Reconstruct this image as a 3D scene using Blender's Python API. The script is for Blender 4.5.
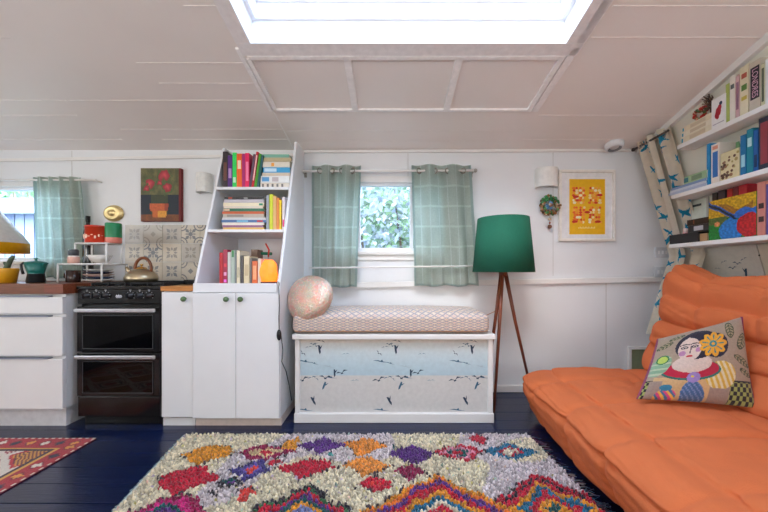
import bpy, math, random
from math import sin, cos, pi, radians, sqrt, atan2
from mathutils import Vector, Matrix, noise
C = bpy.context.scene.collection
for o in list(bpy.data.objects): bpy.data.objects.remove(o)
random.seed(7)

# ---------------- camera, world, lights, exposure ----------------
F = 323.0; HX, HY = 390.0, 270.0; EYE = 1.01
cam_d = bpy.data.cameras.new('camera'); cam = bpy.data.objects.new('camera', cam_d); C.objects.link(cam)
cam.location = (0, 0, EYE); cam.rotation_euler = (radians(90), 0, 0)
cam_d.sensor_width = 36; cam_d.lens = F/768*36
cam_d.shift_x = -(HX-384)/768; cam_d.shift_y = (HY-256)/768; cam_d.clip_start = 0.05
bpy.context.scene.camera = cam
def at(x, y, Y):
    """point seen at pixel x,y that stands at depth Y"""
    return ((x-HX)/F*Y, Y, EYE-(y-HY)/F*Y)

w = bpy.data.worlds.new('world'); bpy.context.scene.world = w; w.use_nodes = True
nt = w.node_tree; nt.nodes.clear()
sky = nt.nodes.new('ShaderNodeTexSky'); sky.sky_type = 'NISHITA'; sky.sun_disc = False
sky.sun_elevation = radians(42); sky.sun_rotation = radians(200); sky.dust_density = 2.5; sky.air_density = 1.0
bg = nt.nodes.new('ShaderNodeBackground'); bg.inputs['Strength'].default_value = 1.75
mxs = nt.nodes.new('ShaderNodeMixRGB'); mxs.inputs[0].default_value = 0.45; mxs.inputs[2].default_value = (6.2, 7.2, 8.4, 1)
wo = nt.nodes.new('ShaderNodeOutputWorld')
nt.links.new(sky.outputs[0], mxs.inputs[1]); nt.links.new(mxs.outputs[0], bg.inputs[0]); nt.links.new(bg.outputs[0], wo.inputs[0])

def area(name, loc, rot, sx, sy, e, col):
    l = bpy.data.lights.new(name, 'AREA'); l.shape = 'RECTANGLE'; l.size = sx; l.size_y = sy; l.energy = e; l.color = col
    o = bpy.data.objects.new(name, l); C.objects.link(o); o.location = loc; o.rotation_euler = rot; return o
area('rear_fill_left', (-1.9, -1.72, 1.5), (radians(140), 0, 0), 2.2, 1.1, 64, (1.0, 0.95, 0.88))  # added fill lamp, tilted up; the rear wall behind it has no window
area('rear_fill_right', (1.3, -1.72, 1.3), (radians(138), 0, 0), 1.7, 1.5, 46, (0.9, 0.96, 1.0))  # second added lamp brightening room and ceiling; no door is built here
area('left_fill', (-3.78, 0.6, 1.45), (radians(90), 0, radians(-90)), 1.6, 0.9, 16, (0.9, 0.96, 1.0))  # added cool side lamp; the left wall is solid

vs = bpy.context.scene.view_settings
bpy.context.scene.display_settings.display_device = 'sRGB'
vs.view_transform = 'Standard'; vs.look = 'None'; vs.gamma = 1; vs.use_curve_mapping = False
vs.exposure = 0.12

# ---------------- helpers ----------------
def lin(c):
    return tuple((v/255/12.92 if v/255 <= .04045 else ((v/255+.055)/1.055)**2.4) for v in c)
MATS = {}
def mat(name, col, rough=.5, metal=0, noise_amt=.06, scale=30, bump=0, bscale=60, coat=0, attr=False, sheen=0, trans=0, emit=None, stretch=None):
    if name in MATS: return MATS[name]
    m = bpy.data.materials.new(name); m.use_nodes = True; n = m.node_tree; L = n.links
    b = n.nodes['Principled BSDF']; out = n.nodes['Material Output']
    tc = n.nodes.new('ShaderNodeTexCoord'); mp = n.nodes.new('ShaderNodeMapping'); L.new(tc.outputs['Object'], mp.inputs[0])
    if stretch: mp.inputs['Scale'].default_value = stretch
    ns = n.nodes.new('ShaderNodeTexNoise'); ns.inputs['Scale'].default_value = scale; ns.inputs['Detail'].default_value = 5
    L.new(mp.outputs[0], ns.inputs['Vector'])
    rmp = n.nodes.new('ShaderNodeMapRange'); rmp.inputs[1].default_value = .3; rmp.inputs[2].default_value = .7
    rmp.inputs[3].default_value = 1-noise_amt; rmp.inputs[4].default_value = 1+noise_amt
    L.new(ns.outputs[0], rmp.inputs[0])
    vm = n.nodes.new('ShaderNodeVectorMath'); vm.operation = 'SCALE'; L.new(rmp.outputs[0], vm.inputs['Scale'])
    if attr:
        at_ = n.nodes.new('ShaderNodeAttribute'); at_.attribute_name = 'Col'; L.new(at_.outputs['Color'], vm.inputs[0])
    else:
        vm.inputs[0].default_value = lin(col)
    L.new(vm.outputs[0], b.inputs['Base Color'])
    b.inputs['Roughness'].default_value = rough; b.inputs['Metallic'].default_value = metal
    b.inputs['Coat Weight'].default_value = coat; b.inputs['Sheen Weight'].default_value = sheen
    if bump:
        nb = n.nodes.new('ShaderNodeTexNoise'); nb.inputs['Scale'].default_value = bscale; nb.inputs['Detail'].default_value = 4
        L.new(mp.outputs[0], nb.inputs['Vector'])
        bp = n.nodes.new('ShaderNodeBump'); bp.inputs['Strength'].default_value = bump; bp.inputs['Distance'].default_value = .01
        L.new(nb.outputs[0], bp.inputs['Height']); L.new(bp.outputs[0], b.inputs['Normal'])
    if trans:
        tr = n.nodes.new('ShaderNodeBsdfTranslucent'); L.new(vm.outputs[0], tr.inputs['Color'])
        mx = n.nodes.new('ShaderNodeMixShader'); mx.inputs[0].default_value = trans
        L.new(b.outputs[0], mx.inputs[1]); L.new(tr.outputs[0], mx.inputs[2]); L.new(mx.outputs[0], out.inputs[0])
    if emit:
        b.inputs['Emission Color'].default_value = lin(emit[0])+(1,); b.inputs['Emission Strength'].default_value = emit[1]
        if attr: L.new(vm.outputs[0], b.inputs['Emission Color'])
    MATS[name] = m; return m
def glass(name, tint=(240, 245, 250), refl=.03):
    if name in MATS: return MATS[name]
    m = bpy.data.materials.new(name); m.use_nodes = True; n = m.node_tree; L = n.links
    n.nodes.remove(n.nodes['Principled BSDF']); out = n.nodes['Material Output']
    t = n.nodes.new('ShaderNodeBsdfTransparent'); t.inputs[0].default_value = lin(tint)+(1,)
    g = n.nodes.new('ShaderNodeBsdfGlossy'); g.inputs['Roughness'].default_value = .02
    lw = n.nodes.new('ShaderNodeLayerWeight'); lw.inputs[0].default_value = .5
    pw = n.nodes.new('ShaderNodeMath'); pw.operation = 'POWER'; pw.inputs[1].default_value = 5; L.new(lw.outputs['Facing'], pw.inputs[0])
    fr = n.nodes.new('ShaderNodeMath'); fr.operation = 'MULTIPLY_ADD'; fr.inputs[1].default_value = .8; fr.inputs[2].default_value = refl; L.new(pw.outputs[0], fr.inputs[0])
    mx = n.nodes.new('ShaderNodeMixShader'); L.new(fr.outputs[0], mx.inputs[0]); L.new(t.outputs[0], mx.inputs[1]); L.new(g.outputs[0], mx.inputs[2])
    L.new(mx.outputs[0], out.inputs[0]); MATS[name] = m; return m

class MB:
    def __init__(s): s.v = []; s.f = []; s.c = []; s.sm = []
    def face(s, pts, col=None, smooth=False):
        i = len(s.v); s.v += [tuple(p) for p in pts]; s.f.append(tuple(range(i, i+len(pts)))); s.c.append(col); s.sm.append(smooth)
    def hexa(s, p, col=None):
        i = len(s.v); s.v += [tuple(q) for q in p]
        for f in ((0,3,2,1),(4,5,6,7),(0,1,5,4),(1,2,6,5),(2,3,7,6),(3,0,4,7)):
            s.f.append(tuple(i+k for k in f)); s.c.append(col); s.sm.append(False)
        return s
    def box(s, x0, x1, y0, y1, z0, z1, col=None):
        return s.hexa([(x0,y0,z0),(x1,y0,z0),(x1,y1,z0),(x0,y1,z0),(x0,y0,z1),(x1,y0,z1),(x1,y1,z1),(x0,y1,z1)], col)
    def prism(s, poly, fn, a, b, col=None):
        """poly: 2D outline, fn(u,v,t)->xyz"""
        n = len(poly); i = len(s.v)
        s.v += [fn(u, v, a) for u, v in poly]+[fn(u, v, b) for u, v in poly]
        s.f.append(tuple(i+k for k in range(n))); s.f.append(tuple(i+n+k for k in reversed(range(n)))); s.c += [col]*2; s.sm += [False]*2
        for k in range(n):
            s.f.append((i+(k+1)%n, i+k, i+n+k, i+n+(k+1)%n)); s.c.append(col); s.sm.append(False)
        return s
    def lathe(s, prof, c=(0,0,0), seg=24, col=None, axis='z', sx=1, sy=1, close=True):
        i = len(s.v); n = len(prof)
        for r, z in prof:
            for k in range(seg):
                a = 2*pi*k/seg; x, y = r*cos(a)*sx, r*sin(a)*sy
                if axis == 'z': p = (x, y, z)
                elif axis == 'y': p = (x, z, y)
                else: p = (z, x, y)
                s.v.append((p[0]+c[0], p[1]+c[1], p[2]+c[2]))
        for j in range(n-1):
            cc = col(j) if callable(col) else col
            for k in range(seg):
                k2 = (k+1) % seg
                s.f.append((i+j*seg+k, i+j*seg+k2, i+(j+1)*seg+k2, i+(j+1)*seg+k)); s.c.append(cc); s.sm.append(True)
        if close:
            for j in (0, n-1):
                if prof[j][0] > 1e-4:
                    s.f.append(tuple(i+j*seg+k for k in range(seg))); s.c.append(col(min(j, n-2)) if callable(col) else col); s.sm.append(False)
        return s
    def tube(s, pts, r, seg=8, col=None, cyc=False):
        pts = [Vector(p) for p in pts]; n = len(pts); i = len(s.v)
        up = None
        for j, p in enumerate(pts):
            if cyc: d = pts[(j+1) % n]-pts[j-1]
            else: d = pts[min(j+1, n-1)]-pts[max(j-1, 0)]
            d.normalize()
            if up is None:
                up = Vector((0,0,1)) if abs(d.z) < .9 else Vector((1,0,0))
            a = d.cross(up).normalized(); b = a.cross(d).normalized(); up = b
            rr = r(j/(n-1)) if callable(r) else r
            for k in range(seg):
                t = 2*pi*k/seg; s.v.append(tuple(p+a*cos(t)*rr+b*sin(t)*rr))
        for j in range(n if cyc else n-1):
            j2 = (j+1) % n
            for k in range(seg):
                k2 = (k+1) % seg
                s.f.append((i+j*seg+k, i+j*seg+k2, i+j2*seg+k2, i+j2*seg+k)); s.c.append(col); s.sm.append(True)
        if not cyc:
            s.f.append(tuple(i+k for k in reversed(range(seg)))); s.f.append(tuple(i+(n-1)*seg+k for k in range(seg))); s.c += [col]*2; s.sm += [False]*2
        return s
    def grid(s, nu, nv, fn, colfn=None, smooth=True, flip=False, cu=False, cv=False):
        i = len(s.v)
        NU = nu if cu else nu+1; NV = nv if cv else nv+1
        for b in range(NV):
            for a in range(NU): s.v.append(tuple(fn(a/nu, b/nv)))
        for b in range(nv):
            for a in range(nu):
                a2 = (a+1) % NU; b2 = (b+1) % NV
                q = (i+b*NU+a, i+b*NU+a2, i+b2*NU+a2, i+b2*NU+a)
                s.f.append(q[::-1] if flip else q); s.c.append(colfn((a+.5)/nu, (b+.5)/nv) if colfn else None); s.sm.append(smooth)
        return s
    def ball(s, c, rx, ry, rz, col=None, seg=12, rings=8):
        prof = [(max(sin(pi*j/rings), 1e-5), -cos(pi*j/rings)) for j in range(rings+1)]
        i = len(s.v); s.lathe(prof, (0,0,0), seg, col, close=False)
        for k in range(i, len(s.v)):
            x, y, z = s.v[k]; s.v[k] = (c[0]+x*rx, c[1]+y*ry, c[2]+z*rz)
        return s
    def build(s, name, material, parent=None, bevel=0, loc=None, solid=0, sub=0, weld=False):
        me = bpy.data.meshes.new(name); me.from_pydata(s.v, [], s.f)
        me.polygons.foreach_set('use_smooth', s.sm)
        if any(c is not None for c in s.c):
            at_ = me.color_attributes.new('Col', 'FLOAT_COLOR', 'CORNER')
            buf = []
            for f, c in zip(s.f, s.c):
                l = lin(c if c else (200, 200, 200)); buf += (l[0], l[1], l[2], 1.0)*len(f)
            at_.data.foreach_set('color', buf)
        me.materials.append(material); me.update()
        o = bpy.data.objects.new(name, me); C.objects.link(o)
        if parent: o.parent = parent
        if loc: o.location = loc
        if weld: mm = o.modifiers.new('weld', 'WELD'); mm.merge_threshold = .0004
        if solid: mm = o.modifiers.new('solid', 'SOLIDIFY'); mm.thickness = solid; mm.offset = 0
        if sub: mm = o.modifiers.new('sub', 'SUBSURF'); mm.levels = sub; mm.render_levels = sub
        if bevel:
            mm = o.modifiers.new('bevel', 'BEVEL'); mm.width = bevel; mm.segments = 2; mm.limit_method = 'ANGLE'; mm.angle_limit = radians(40)
        return o
def tag(o, label, cat, group=None):
    o['label'] = label; o['category'] = cat
    if group: o['group'] = group
    return o
def thing(name, label, cat, loc=(0,0,0), rz=0, group=None):
    o = bpy.data.objects.new(name, None); C.objects.link(o); o.location = loc; o.rotation_euler = (0, 0, rz)
    o.empty_display_size = .05
    return tag(o, label, cat, group)
def struct(o): o['kind'] = 'structure'; return o
def mixc(a, b, t): t = max(0, min(1, t)); return tuple(a[i]*(1-t)+b[i]*t for i in range(3))
def nz(x, y, s=1.0, z=0): return noise.noise(Vector((x*s, y*s, z)))

# palette of materials
WHITE = mat('white_gloss_paint', (232,232,233), .35, noise_amt=.02, scale=4)
WALLP = mat('wall_paint', (229,230,231), .5, noise_amt=.02, scale=2, bump=.05, bscale=25)
CEILP = mat('ceiling_paint', (238,230,224), .42, noise_amt=.02, scale=2)
TRIM = mat('trim_paint', (233,230,226), .35, noise_amt=.02, scale=5)
PAINT = mat('printed_colour', (0,0,0), .55, attr=True, noise_amt=.05, scale=40)
GLOSSP = mat('glossy_printed', (0,0,0), .3, attr=True, noise_amt=.04, scale=40)
CLOTH = mat('woven_colour', (0,0,0), .9, attr=True, noise_amt=.1, scale=120, bump=.4, bscale=400, sheen=.2)
PAGES = mat('paper_pages', (226,216,196), .8, noise_amt=.1, scale=60, stretch=(1, 1, 30))
BLACK = mat('black_enamel', (12,11,13), .22, noise_amt=.1, coat=.1)
STEEL = mat('brushed_steel', (190,190,192), .3, 1, stretch=(1, 30, 30))
BRASS = mat('brass', (214,170,90), .25, 1, bump=.03)
CHROME = mat('grommet_metal', (170,165,155), .3, 1)
WOOD = mat('oiled_wood', (150,86,48), .45, noise_amt=.3, scale=10, stretch=(1.5, 12, 12))

# ---------------- structure ----------------
YW = 2.68
def cz(Y):  # ceiling height at depth Y
    return EYE+(1.504-.19*Y) if Y > 0.45 else EYE+1.4185-.19*(0.45-Y)
def rx(Y, Z):  # right wall
    return 2.07+.29*(2.0-Z)-.08*(YW-Y)
XL, YR = -3.9, -1.8
b = MB()
rr = random.Random(3)
y = YR; k = 0
while y < YW+.1:
    y1 = y+.128; x = XL-.1-rr.random()*1.5
    while x < 3.1:
        x1 = x+2.1+rr.random()*.6
        dz = rr.uniform(-.0012, 0)
        g = rr.uniform(-2, 2); col = (11+g, 25+g, 60+g*2)
        b.box(max(x, XL-.1)+.001, min(x1, 3.2)-.001, y+.0012, y1-.0012, -.03, dz, col)
        x = x1
    y = y1
FLOORM = mat('navy_floor_paint', (0,0,0), .2, attr=True, noise_amt=.3, scale=5, bump=.12, bscale=14, stretch=(.5, 9, 1))
struct(b.build('floor', FLOORM, bevel=.0015))
b = MB(); b.box(XL-.1, 3.3, YR-.1, YW+.2, -.09, -.031); struct(b.build('trim_1', mat('subfloor', (10,14,26), .8)))
# back wall with openings
wins = [(-3.62, -2.66, 1.085, 1.70), (-.475, .415, 1.165, 1.735)]
b = MB(); zt = 2.06
xs = [XL-.1]+[v for a in wins for v in a[:2]]+[3.0]
for i in range(0, len(xs), 2): b.box(xs[i], xs[i+1], YW, YW+.10, -.05, zt)
for x0, x1, z0, z1 in wins:
    b.box(x0, x1, YW, YW+.10, -.05, z0); b.box(x0, x1, YW, YW+.10, z1, zt)
struct(b.build('wall_back', WALLP))
# panel seams as thin grey strips
b = MB()
for px_ in (72, 408, 553, 606):
    X = (px_-HX)/F*YW
    if px_ == 408: b.box(X-.0015, X+.0015, YW-.0015, YW+.002, 1.74, 2.0)
    elif px_ == 606: b.box(X-.002, X+.002, YW-.0015, YW+.002, .02, .92)
    else: b.box(X-.0015, X+.0015, YW-.0015, YW+.002, .96, 2.0)
struct(b.build('trim_2', mat('seam_grey', (190,186,180), .6)))
# crown moulding following the slightly tilted line
b = MB()
def bar(b, p, q, t, h, dy, col=None):
    """bar along the back wall between pixel points"""
    P = at(p[0], p[1], YW); Q = at(q[0], q[1], YW)
    b.hexa([(P[0], YW-dy, P[2]-h), (Q[0], YW-dy, Q[2]-h), (Q[0], YW, Q[2]-h), (P[0], YW, P[2]-h),
            (P[0], YW-dy, P[2]), (Q[0], YW-dy, Q[2]), (Q[0], YW, Q[2]), (P[0], YW, P[2])], col)
bar(b, (-70, 160.5), (300, 154), 0, .026, .02); bar(b, (298, 150.5), (641, 149.3), 0, .024, .02)
struct(b.build('trim_3', TRIM, bevel=.004))
b = MB(); bar(b, (300, 283.5), (662, 276.5), 0, .045, .028); bar(b, (302, 286), (662, 279), 0, .02, .016)
struct(b.build('trim_4', TRIM, bevel=.006))
b = MB(); b.box(-.4, 2.62, YW-.018, YW, 0, .06); struct(b.build('baseboard_back', TRIM, bevel=.006))
# right wall (leans outwards going down)
b = MB()
def rq(Ya, Yb, Za, Zb, off=0, th=.08):
    return [(rx(Ya,Za)+off, Ya, Za), (rx(Yb,Za)+off, Yb, Za), (rx(Yb,Za)+off+th, Yb, Za), (rx(Ya,Za)+off+th, Ya, Za),
            (rx(Ya,Zb)+off, Ya, Zb), (rx(Yb,Zb)+off, Yb, Zb), (rx(Yb,Zb)+off+th, Yb, Zb), (rx(Ya,Zb)+off+th, Ya, Zb)]
b.hexa(rq(YW+.1, YR-.1, -.05, 2.65))
struct(b.build('wall_right', mat('cream_wall_paint', (228,224,208), .55, noise_amt=.03, scale=3)))
b = MB()
n = 14
for i in range(n):
    Ya = YW-(YW-YR)*i/n; Yb = YW-(YW-YR)*(i+1)/n
    p = []
    for dz0 in (-.035, .0):
        for (Y_, o_) in ((Ya, -.03), (Yb, -.03), (Yb, .0), (Ya, .0)):
            Z_ = cz(Y_)+dz0; p.append((rx(Y_, Z_)+o_, Y_, Z_))
    b.hexa(p)
struct(b.build('trim_5', TRIM))
# left + rear walls
b = MB(); b.box(XL-.1, XL, YR-.1, YW+.1, -.05, 2.7); struct(b.build('wall_left', WALLP))
b = MB(); b.box(XL-.1, 2.95, YR-.1, YR, -.05, 2.4); struct(b.build('wall_rear', WALLP))

# ceiling with skylight hole
SX0, SX1, SY1, SY0 = -.725, .915, 1.675, .55
b = MB()
def cslab(x0, x1, ya, yb, z_off=0, th=.06, col=None):
    b.hexa([(x0,ya,cz(ya)+z_off),(x1,ya,cz(ya)+z_off),(x1,yb,cz(yb)+z_off),(x0,yb,cz(yb)+z_off),
            (x0,ya,cz(ya)+z_off+th),(x1,ya,cz(ya)+z_off+th),(x1,yb,cz(yb)+z_off+th),(x0,yb,cz(yb)+z_off+th)], col)
cslab(XL-.1, 2.6, SY1, YW+.1); cslab(XL-.1, SX0, SY0, SY1); cslab(SX1, 2.6, SY0, SY1)
cslab(XL-.1, 2.6, .45, SY0); cslab(XL-.1, 2.6, YR-.1, .4499)
struct(b.build('ceiling', CEILP))
# ceiling board joints: thin raised beads
b = MB()
rr = random.Random(5)
for Yj in (2.53, 2.40, 2.245, 2.10, 1.955, 1.807, 1.65, 1.49, 1.33, 1.15):
    for side in (0, 1):
        if side == 0:
            x0 = XL; x1 = -.80 if Yj < 2.3 else -.79
        else:
            x0 = 1.03; x1 = 2.1
            if Yj in (2.40, 2.10, 1.807): continue
        x = x0
        while x < x1:
            xe = min(x1, x+rr.uniform(.8, 2.4))
            if rr.random() < .8: cslab(x, xe, Yj, Yj+.006, -.0022, .003)
            x = xe+rr.uniform(.02, .4)
    if Yj > 2.3:
        cslab(-.76, 1.0, Yj+.02, Yj+.024, -.0012, .002)
struct(b.build('trim_6', mat('bead_paint', (236,228,222), .4)))
# framed panel below the skylight
b = MB()
PY0, PY1 = 1.77, 2.175
PX0, PX1 = -.775, .955
for (x0, x1, ya, yb) in ((PX0, PX1, PY0-.02, PY0+.004), (PX0, PX1, PY1, PY1+.02), (PX0-.012, PX0+.012, PY0, PY1), (PX1-.03, PX1, PY0, PY1),
                          (-.255, -.215, PY0, PY1), (.36, .40, PY0, PY1)):
    cslab(x0, x1, ya, yb, -.014, .015)
cslab(PX0-.045, PX0-.02, PY0-.06, PY1+.02, -.01, .012); cslab(PX1+.006, PX1+.05, SY0, PY1+.02, -.012, .014)
cslab(-.80, -.793, PY1+.02, 2.66, -.002, .003)
struct(b.build('trim_7', mat('panel_bead_paint', (244,240,238), .38), bevel=.004))
# skylight surround and well
b = MB()
cslab(SX0-.075, SX1+.095, SY1, SY1+.075, -.012, .014); cslab(SX0-.075, SX0, SY0, SY1, -.012, .014); cslab(SX1, SX1+.095, SY0, SY1, -.012, .014)
struct(b.build('trim_8', mat('skylight_surround_paint', (236,231,230), .4), bevel=.003))
sk = bpy.data.objects.new('window_3', None); C.objects.link(sk); sk['kind'] = 'structure'
b = MB()
def ring(o0, z0, o1, z1, thick=.02):
    """ring of four slabs from outline inset o0 (height offset z0) to inset o1/z1"""
    def cs(o, z):
        return [(SX0+o, SY0+o, cz(SY0)+z), (SX1-o, SY0+o, cz(SY0)+z), (SX1-o, SY1-o*.7, cz(SY1)+z), (SX0+o, SY1-o*.7, cz(SY1)+z)]
    A = cs(o0, z0); B = cs(o1, z1)
    for i in range(4):
        j = (i+1) % 4; b.face([A[i], A[j], B[j], B[i]])
ring(-.0, -.012, .012, .10); ring(.012, .10, .034, .102); ring(.034, .102, .044, .175); ring(.044, .175, .062, .178); ring(.062, .178, .066, .215)
b.build('skylight_well', mat('skylight_white', (244,246,250), .3, noise_amt=.01), sk, solid=.006)
b = MB(); b.face([(SX0+.07, SY0+.07, cz(SY0)+.215), (SX1-.07, SY0+.07, cz(SY0)+.215), (SX1-.07, SY1-.05, cz(SY1)+.215), (SX0+.07, SY1-.05, cz(SY1)+.215)])
b.build('pane', glass('clear_glass'), sk, solid=.004)

# windows in the back wall
def window(n, x0, x1, z0, z1, mull, sill=True):
    e = bpy.data.objects.new('window_%d' % n, None); C.objects.link(e); e['kind'] = 'structure'
    b = MB(); t = .022
    ya, yb = YW+.02, YW+.07
    b.box(x0, x0+t, ya, yb, z0, z1); b.box(x1-t, x1, ya, yb, z0, z1)
    b.box(x0+t, x1-t, ya, yb, z0, z0+.03); b.box(x0+t, x1-t, ya, yb, z1-.02, z1)
    for m_ in mull: b.box(m_-.014, m_+.014, ya, yb, z0+.03, z1-.02)
    b.build('window_frame', mat('window_white', (240,241,244), .3, noise_amt=.01), e, bevel=.003)
    b = MB(); b.box(x0+t, x1-t, YW+.042, YW+.046, z0+.03, z1-.02); b.build('pane', glass('clear_glass'), e)
    b = MB()
    w_ = .035
    b.box(x0-w_, x1+w_, YW-.012, YW-.0005, z1, z1+.05); b.box(x0-w_, x0, YW-.012, YW-.0005, z0, z1); b.box(x1, x1+w_, YW-.012, YW-.0005, z0, z1)
    b.build('window_trim', TRIM, e, bevel=.003)
    b = MB(); b.box(x0-w_, x1+w_, YW-.035, YW+.02, z0-.03, z0-.002); b.box(x0-w_, x1+w_, YW-.014, YW-.0005, z0-.075, z0-.03)
    b.build('window_sill', TRIM, e, bevel=.004)
    return e
window(1, *wins[0], [])
window(2, *wins[1], [(-.262), (.180)])

# ---------------- outside ----------------
b = MB(); b.box(-12, 12, YW+.2, 14, -.3, -.2); struct(b.build('ground', mat('outside_ground', (120,130,110), .9)))
def hedge(name, x0, x1, y0, y1, z1, n, cols, label, seed):
    t = thing(name, label, 'hedge', ((x0+x1)/2, (y0+y1)/2, -.2))
    r = random.Random(seed); b = MB()
    cx, cy = (x0+x1)/2, (y0+y1)/2
    for i in range(n):
        x = r.uniform(x0, x1)-cx; z = r.uniform(0, z1+.2); y = r.uniform(y0, y1)-cy
        h = z1*(.86+.25*nz(x*.9, 3, 1.3)) if r.random() < .9 else z1
        if z > h+.2: continue
        c = r.choice(cols); s_ = r.uniform(.035, .085)
        q = Matrix.Rotation(r.uniform(0, 6.28), 3, 'Z') @ Matrix.Rotation(r.uniform(-1.2, 1.2), 3, 'X')
        pts = [q @ Vector(p)*s_+Vector((x, y, z)) for p in ((0,-1,0),(.45,-.3,.1),(.4,.4,.05),(0,1,0),(-.4,.4,.05),(-.45,-.3,.1))]
        b.face(pts, c)
    def lump(u, v):
        Z_ = z1*.93*v; X_ = (x1-x0)*(u-.5); return (X_, .12+.18*nz(X_*2, Z_*2, 1.0, seed), Z_*(1+.05*nz(X_, 2, 1.5)))
    b.grid(60, 50, lump, lambda u, v: cols[int(abs(nz(u*40, v*40, 1, 3))*17) % len(cols)])
    b.build('foliage', mat('leaf_and_glare_colour', (0,0,0), .6, attr=True, trans=.4), t)
    b = MB()
    for i in range(9):
        x = (x0+(x1-x0)*(i+.5)/9)-cx
        b.tube([(x, 0, 0), (x+.1, .05, z1*.4), (x-.05, 0, z1*.85)], lambda s: .035*(1-.7*s), 6)
    b.build('branches', mat('bark', (96,80,66), .9), t)
hedge('hedge', -2.2, 2.4, 3.9, 4.7, 2.7, 15000, [(160,190,140),(140,166,140),(206,212,214),(196,206,214),(210,212,224),(140,164,140),(190,198,222)],  # pale bluish tones put overexposed daylight into the leaf colours
      'bright leafy hedge seen through the middle window between the green curtains', 4)
t = thing('shed', 'blue-grey boarded outbuilding seen outside the kitchen window at far left', 'building', (-6.0, 5.6, -.2))
b = MB()
for i in range(26):
    b.box(-2.2+i*.17, -2.2+i*.17+.155, 0, .03, 0, 2.25, (112,128,156) if i % 3 else (96,112,146))
b.box(-2.2, 2.2, .03, 2, 0, 2.2, (100,115,140))
b.build('wall', PAINT, t)
b = MB(); b.prism([(-2.5,2.15),(2.5,2.15),(2.1,2.5),(-2.1,2.5)], lambda u,v,tt: (u, -.25+tt+(v-2.15)*1.2, v), 0, .08, (110,120,140)); b.build('roof', PAINT, t)
hedge('tree', -11.2, -7.8, 8.2, 8.8, 3.9, 2500, [(90,140,90),(120,160,110),(150,180,160)], 'green bush outside the kitchen window at the far left', 9)
for o in bpy.data.objects:
    if o.name.startswith('tree'): o['category'] = 'bush'

# ---------------- kitchen ----------------
YF = 2.08
def knob(parent, x, y, z, m=None, r=.017):
    b = MB(); b.lathe([(.006,0),(.006,-.012),(r*.8,-.016),(r,-.022),(r*.95,-.03),(r*.5,-.034),(.0001,-.035)], (x,y,z), 16, axis='y')
    return b.build('knob', m or mat('green_ceramic', (84,112,72), .25), parent)
# drawer unit
X1d = -2.055
t = thing('drawer_unit', 'white handleless kitchen drawer unit of three drawers at the left edge', 'cabinet', (-2.7, 2.35, 0))
b = MB(); b.box(-1.0, .64, -.295, .30, .135, .859)
b.build('body', WHITE, t)
b = MB(); b.box(-1.0, .60, -.255, .25, 0, .134); b.build('plinth', mat('plinth_white', (226,226,230), .4), t)
zz = [(.135, .463), (.469, .727), (.733, .852)]
for i, (a, c) in enumerate(zz):
    d = MB(); d.box(-.66, .643, -.322, -.298, a+.002, c-.012); do = d.build('drawer', WHITE, t, bevel=.003)
    h = MB(); h.box(-.66, .56, -.332, -.300, c-.011, c-.003); h.build('handle', mat('grip_shadow_grey', (150,156,172), .4, .3), do)  # grey of the grip strip paints the shadow below the drawer lip
t = thing('worktop', 'brown wooden kitchen worktop left of the black cooker', 'worktop', (-2.7, 2.35, .86))
b = MB()
rr = random.Random(2)
for i in range(8):
    x = -1.0
    while x < .655:
        x2 = min(.655, x+rr.uniform(.25, .5)); y0 = -.33+i*.08
        b.box(x, x2, y0, min(y0+.08, .328), 0, .062, (rr.randint(112,135), rr.randint(62,74), rr.randint(36,44))); x = x2
b.build('surface', mat('wood_staves', (0,0,0), .35, attr=True, noise_amt=.25, scale=8, stretch=(1,14,14)), t)
# cooker
CX0, CX1 = -2.014, -1.478
t = thing('cooker', 'black double-oven cooker between the white kitchen units', 'cooker', ((CX0+CX1)/2, 2.36, 0))
W = (CX1-CX0)/2
b = MB(); b.box(-W, W, -.25, .29, .06, .885); b.box(-W+.01, W-.01, -.24, .27, 0, .06); b.build('body', BLACK, t, bevel=.003)
b = MB(); b.box(-W, W, -.28, -.2505, .79, .885); cp = b.build('control_panel', BLACK, t, bevel=.006)
for i, xk in enumerate((-.205, -.145, -.085, .075, .135, .195)):
    k = MB(); k.lathe([(.021,0),(.021,-.008),(.017,-.010),(.015,-.026),(.0001,-.027)], (xk,-.281,.845), 18, axis='y')
    k.box(xk-.0035, xk+.0035, -.318, -.305, .83, .86)
    k.build('dial', mat('dial_black', (24,24,28), .3), cp)
    k = MB()
    for a in range(7):
        an = radians(-30+40*a); k.box(xk+.027*cos(an)-.002, xk+.027*cos(an)+.002, -.2815, -.2802, .845+.027*sin(an)-.002, .845+.027*sin(an)+.002)
    k.box(xk-.006, xk+.006, -.2815, -.2802, .8785, .8825); k.build('markings', mat('panel_white_print', (200,200,205), .5), cp)
b = MB()
b.prism([(-.022,.838),(.022,.838),(.014,.851),(.006,.843),(0,.855),(-.006,.843),(-.014,.851)], lambda u,v,tt:(u,tt,v), -.2803, -.282); b.box(-.018,.018,-.282,-.2803,.831,.835)
b.build('emblem', mat('panel_white_print', (200,200,205), .5), cp)
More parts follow.
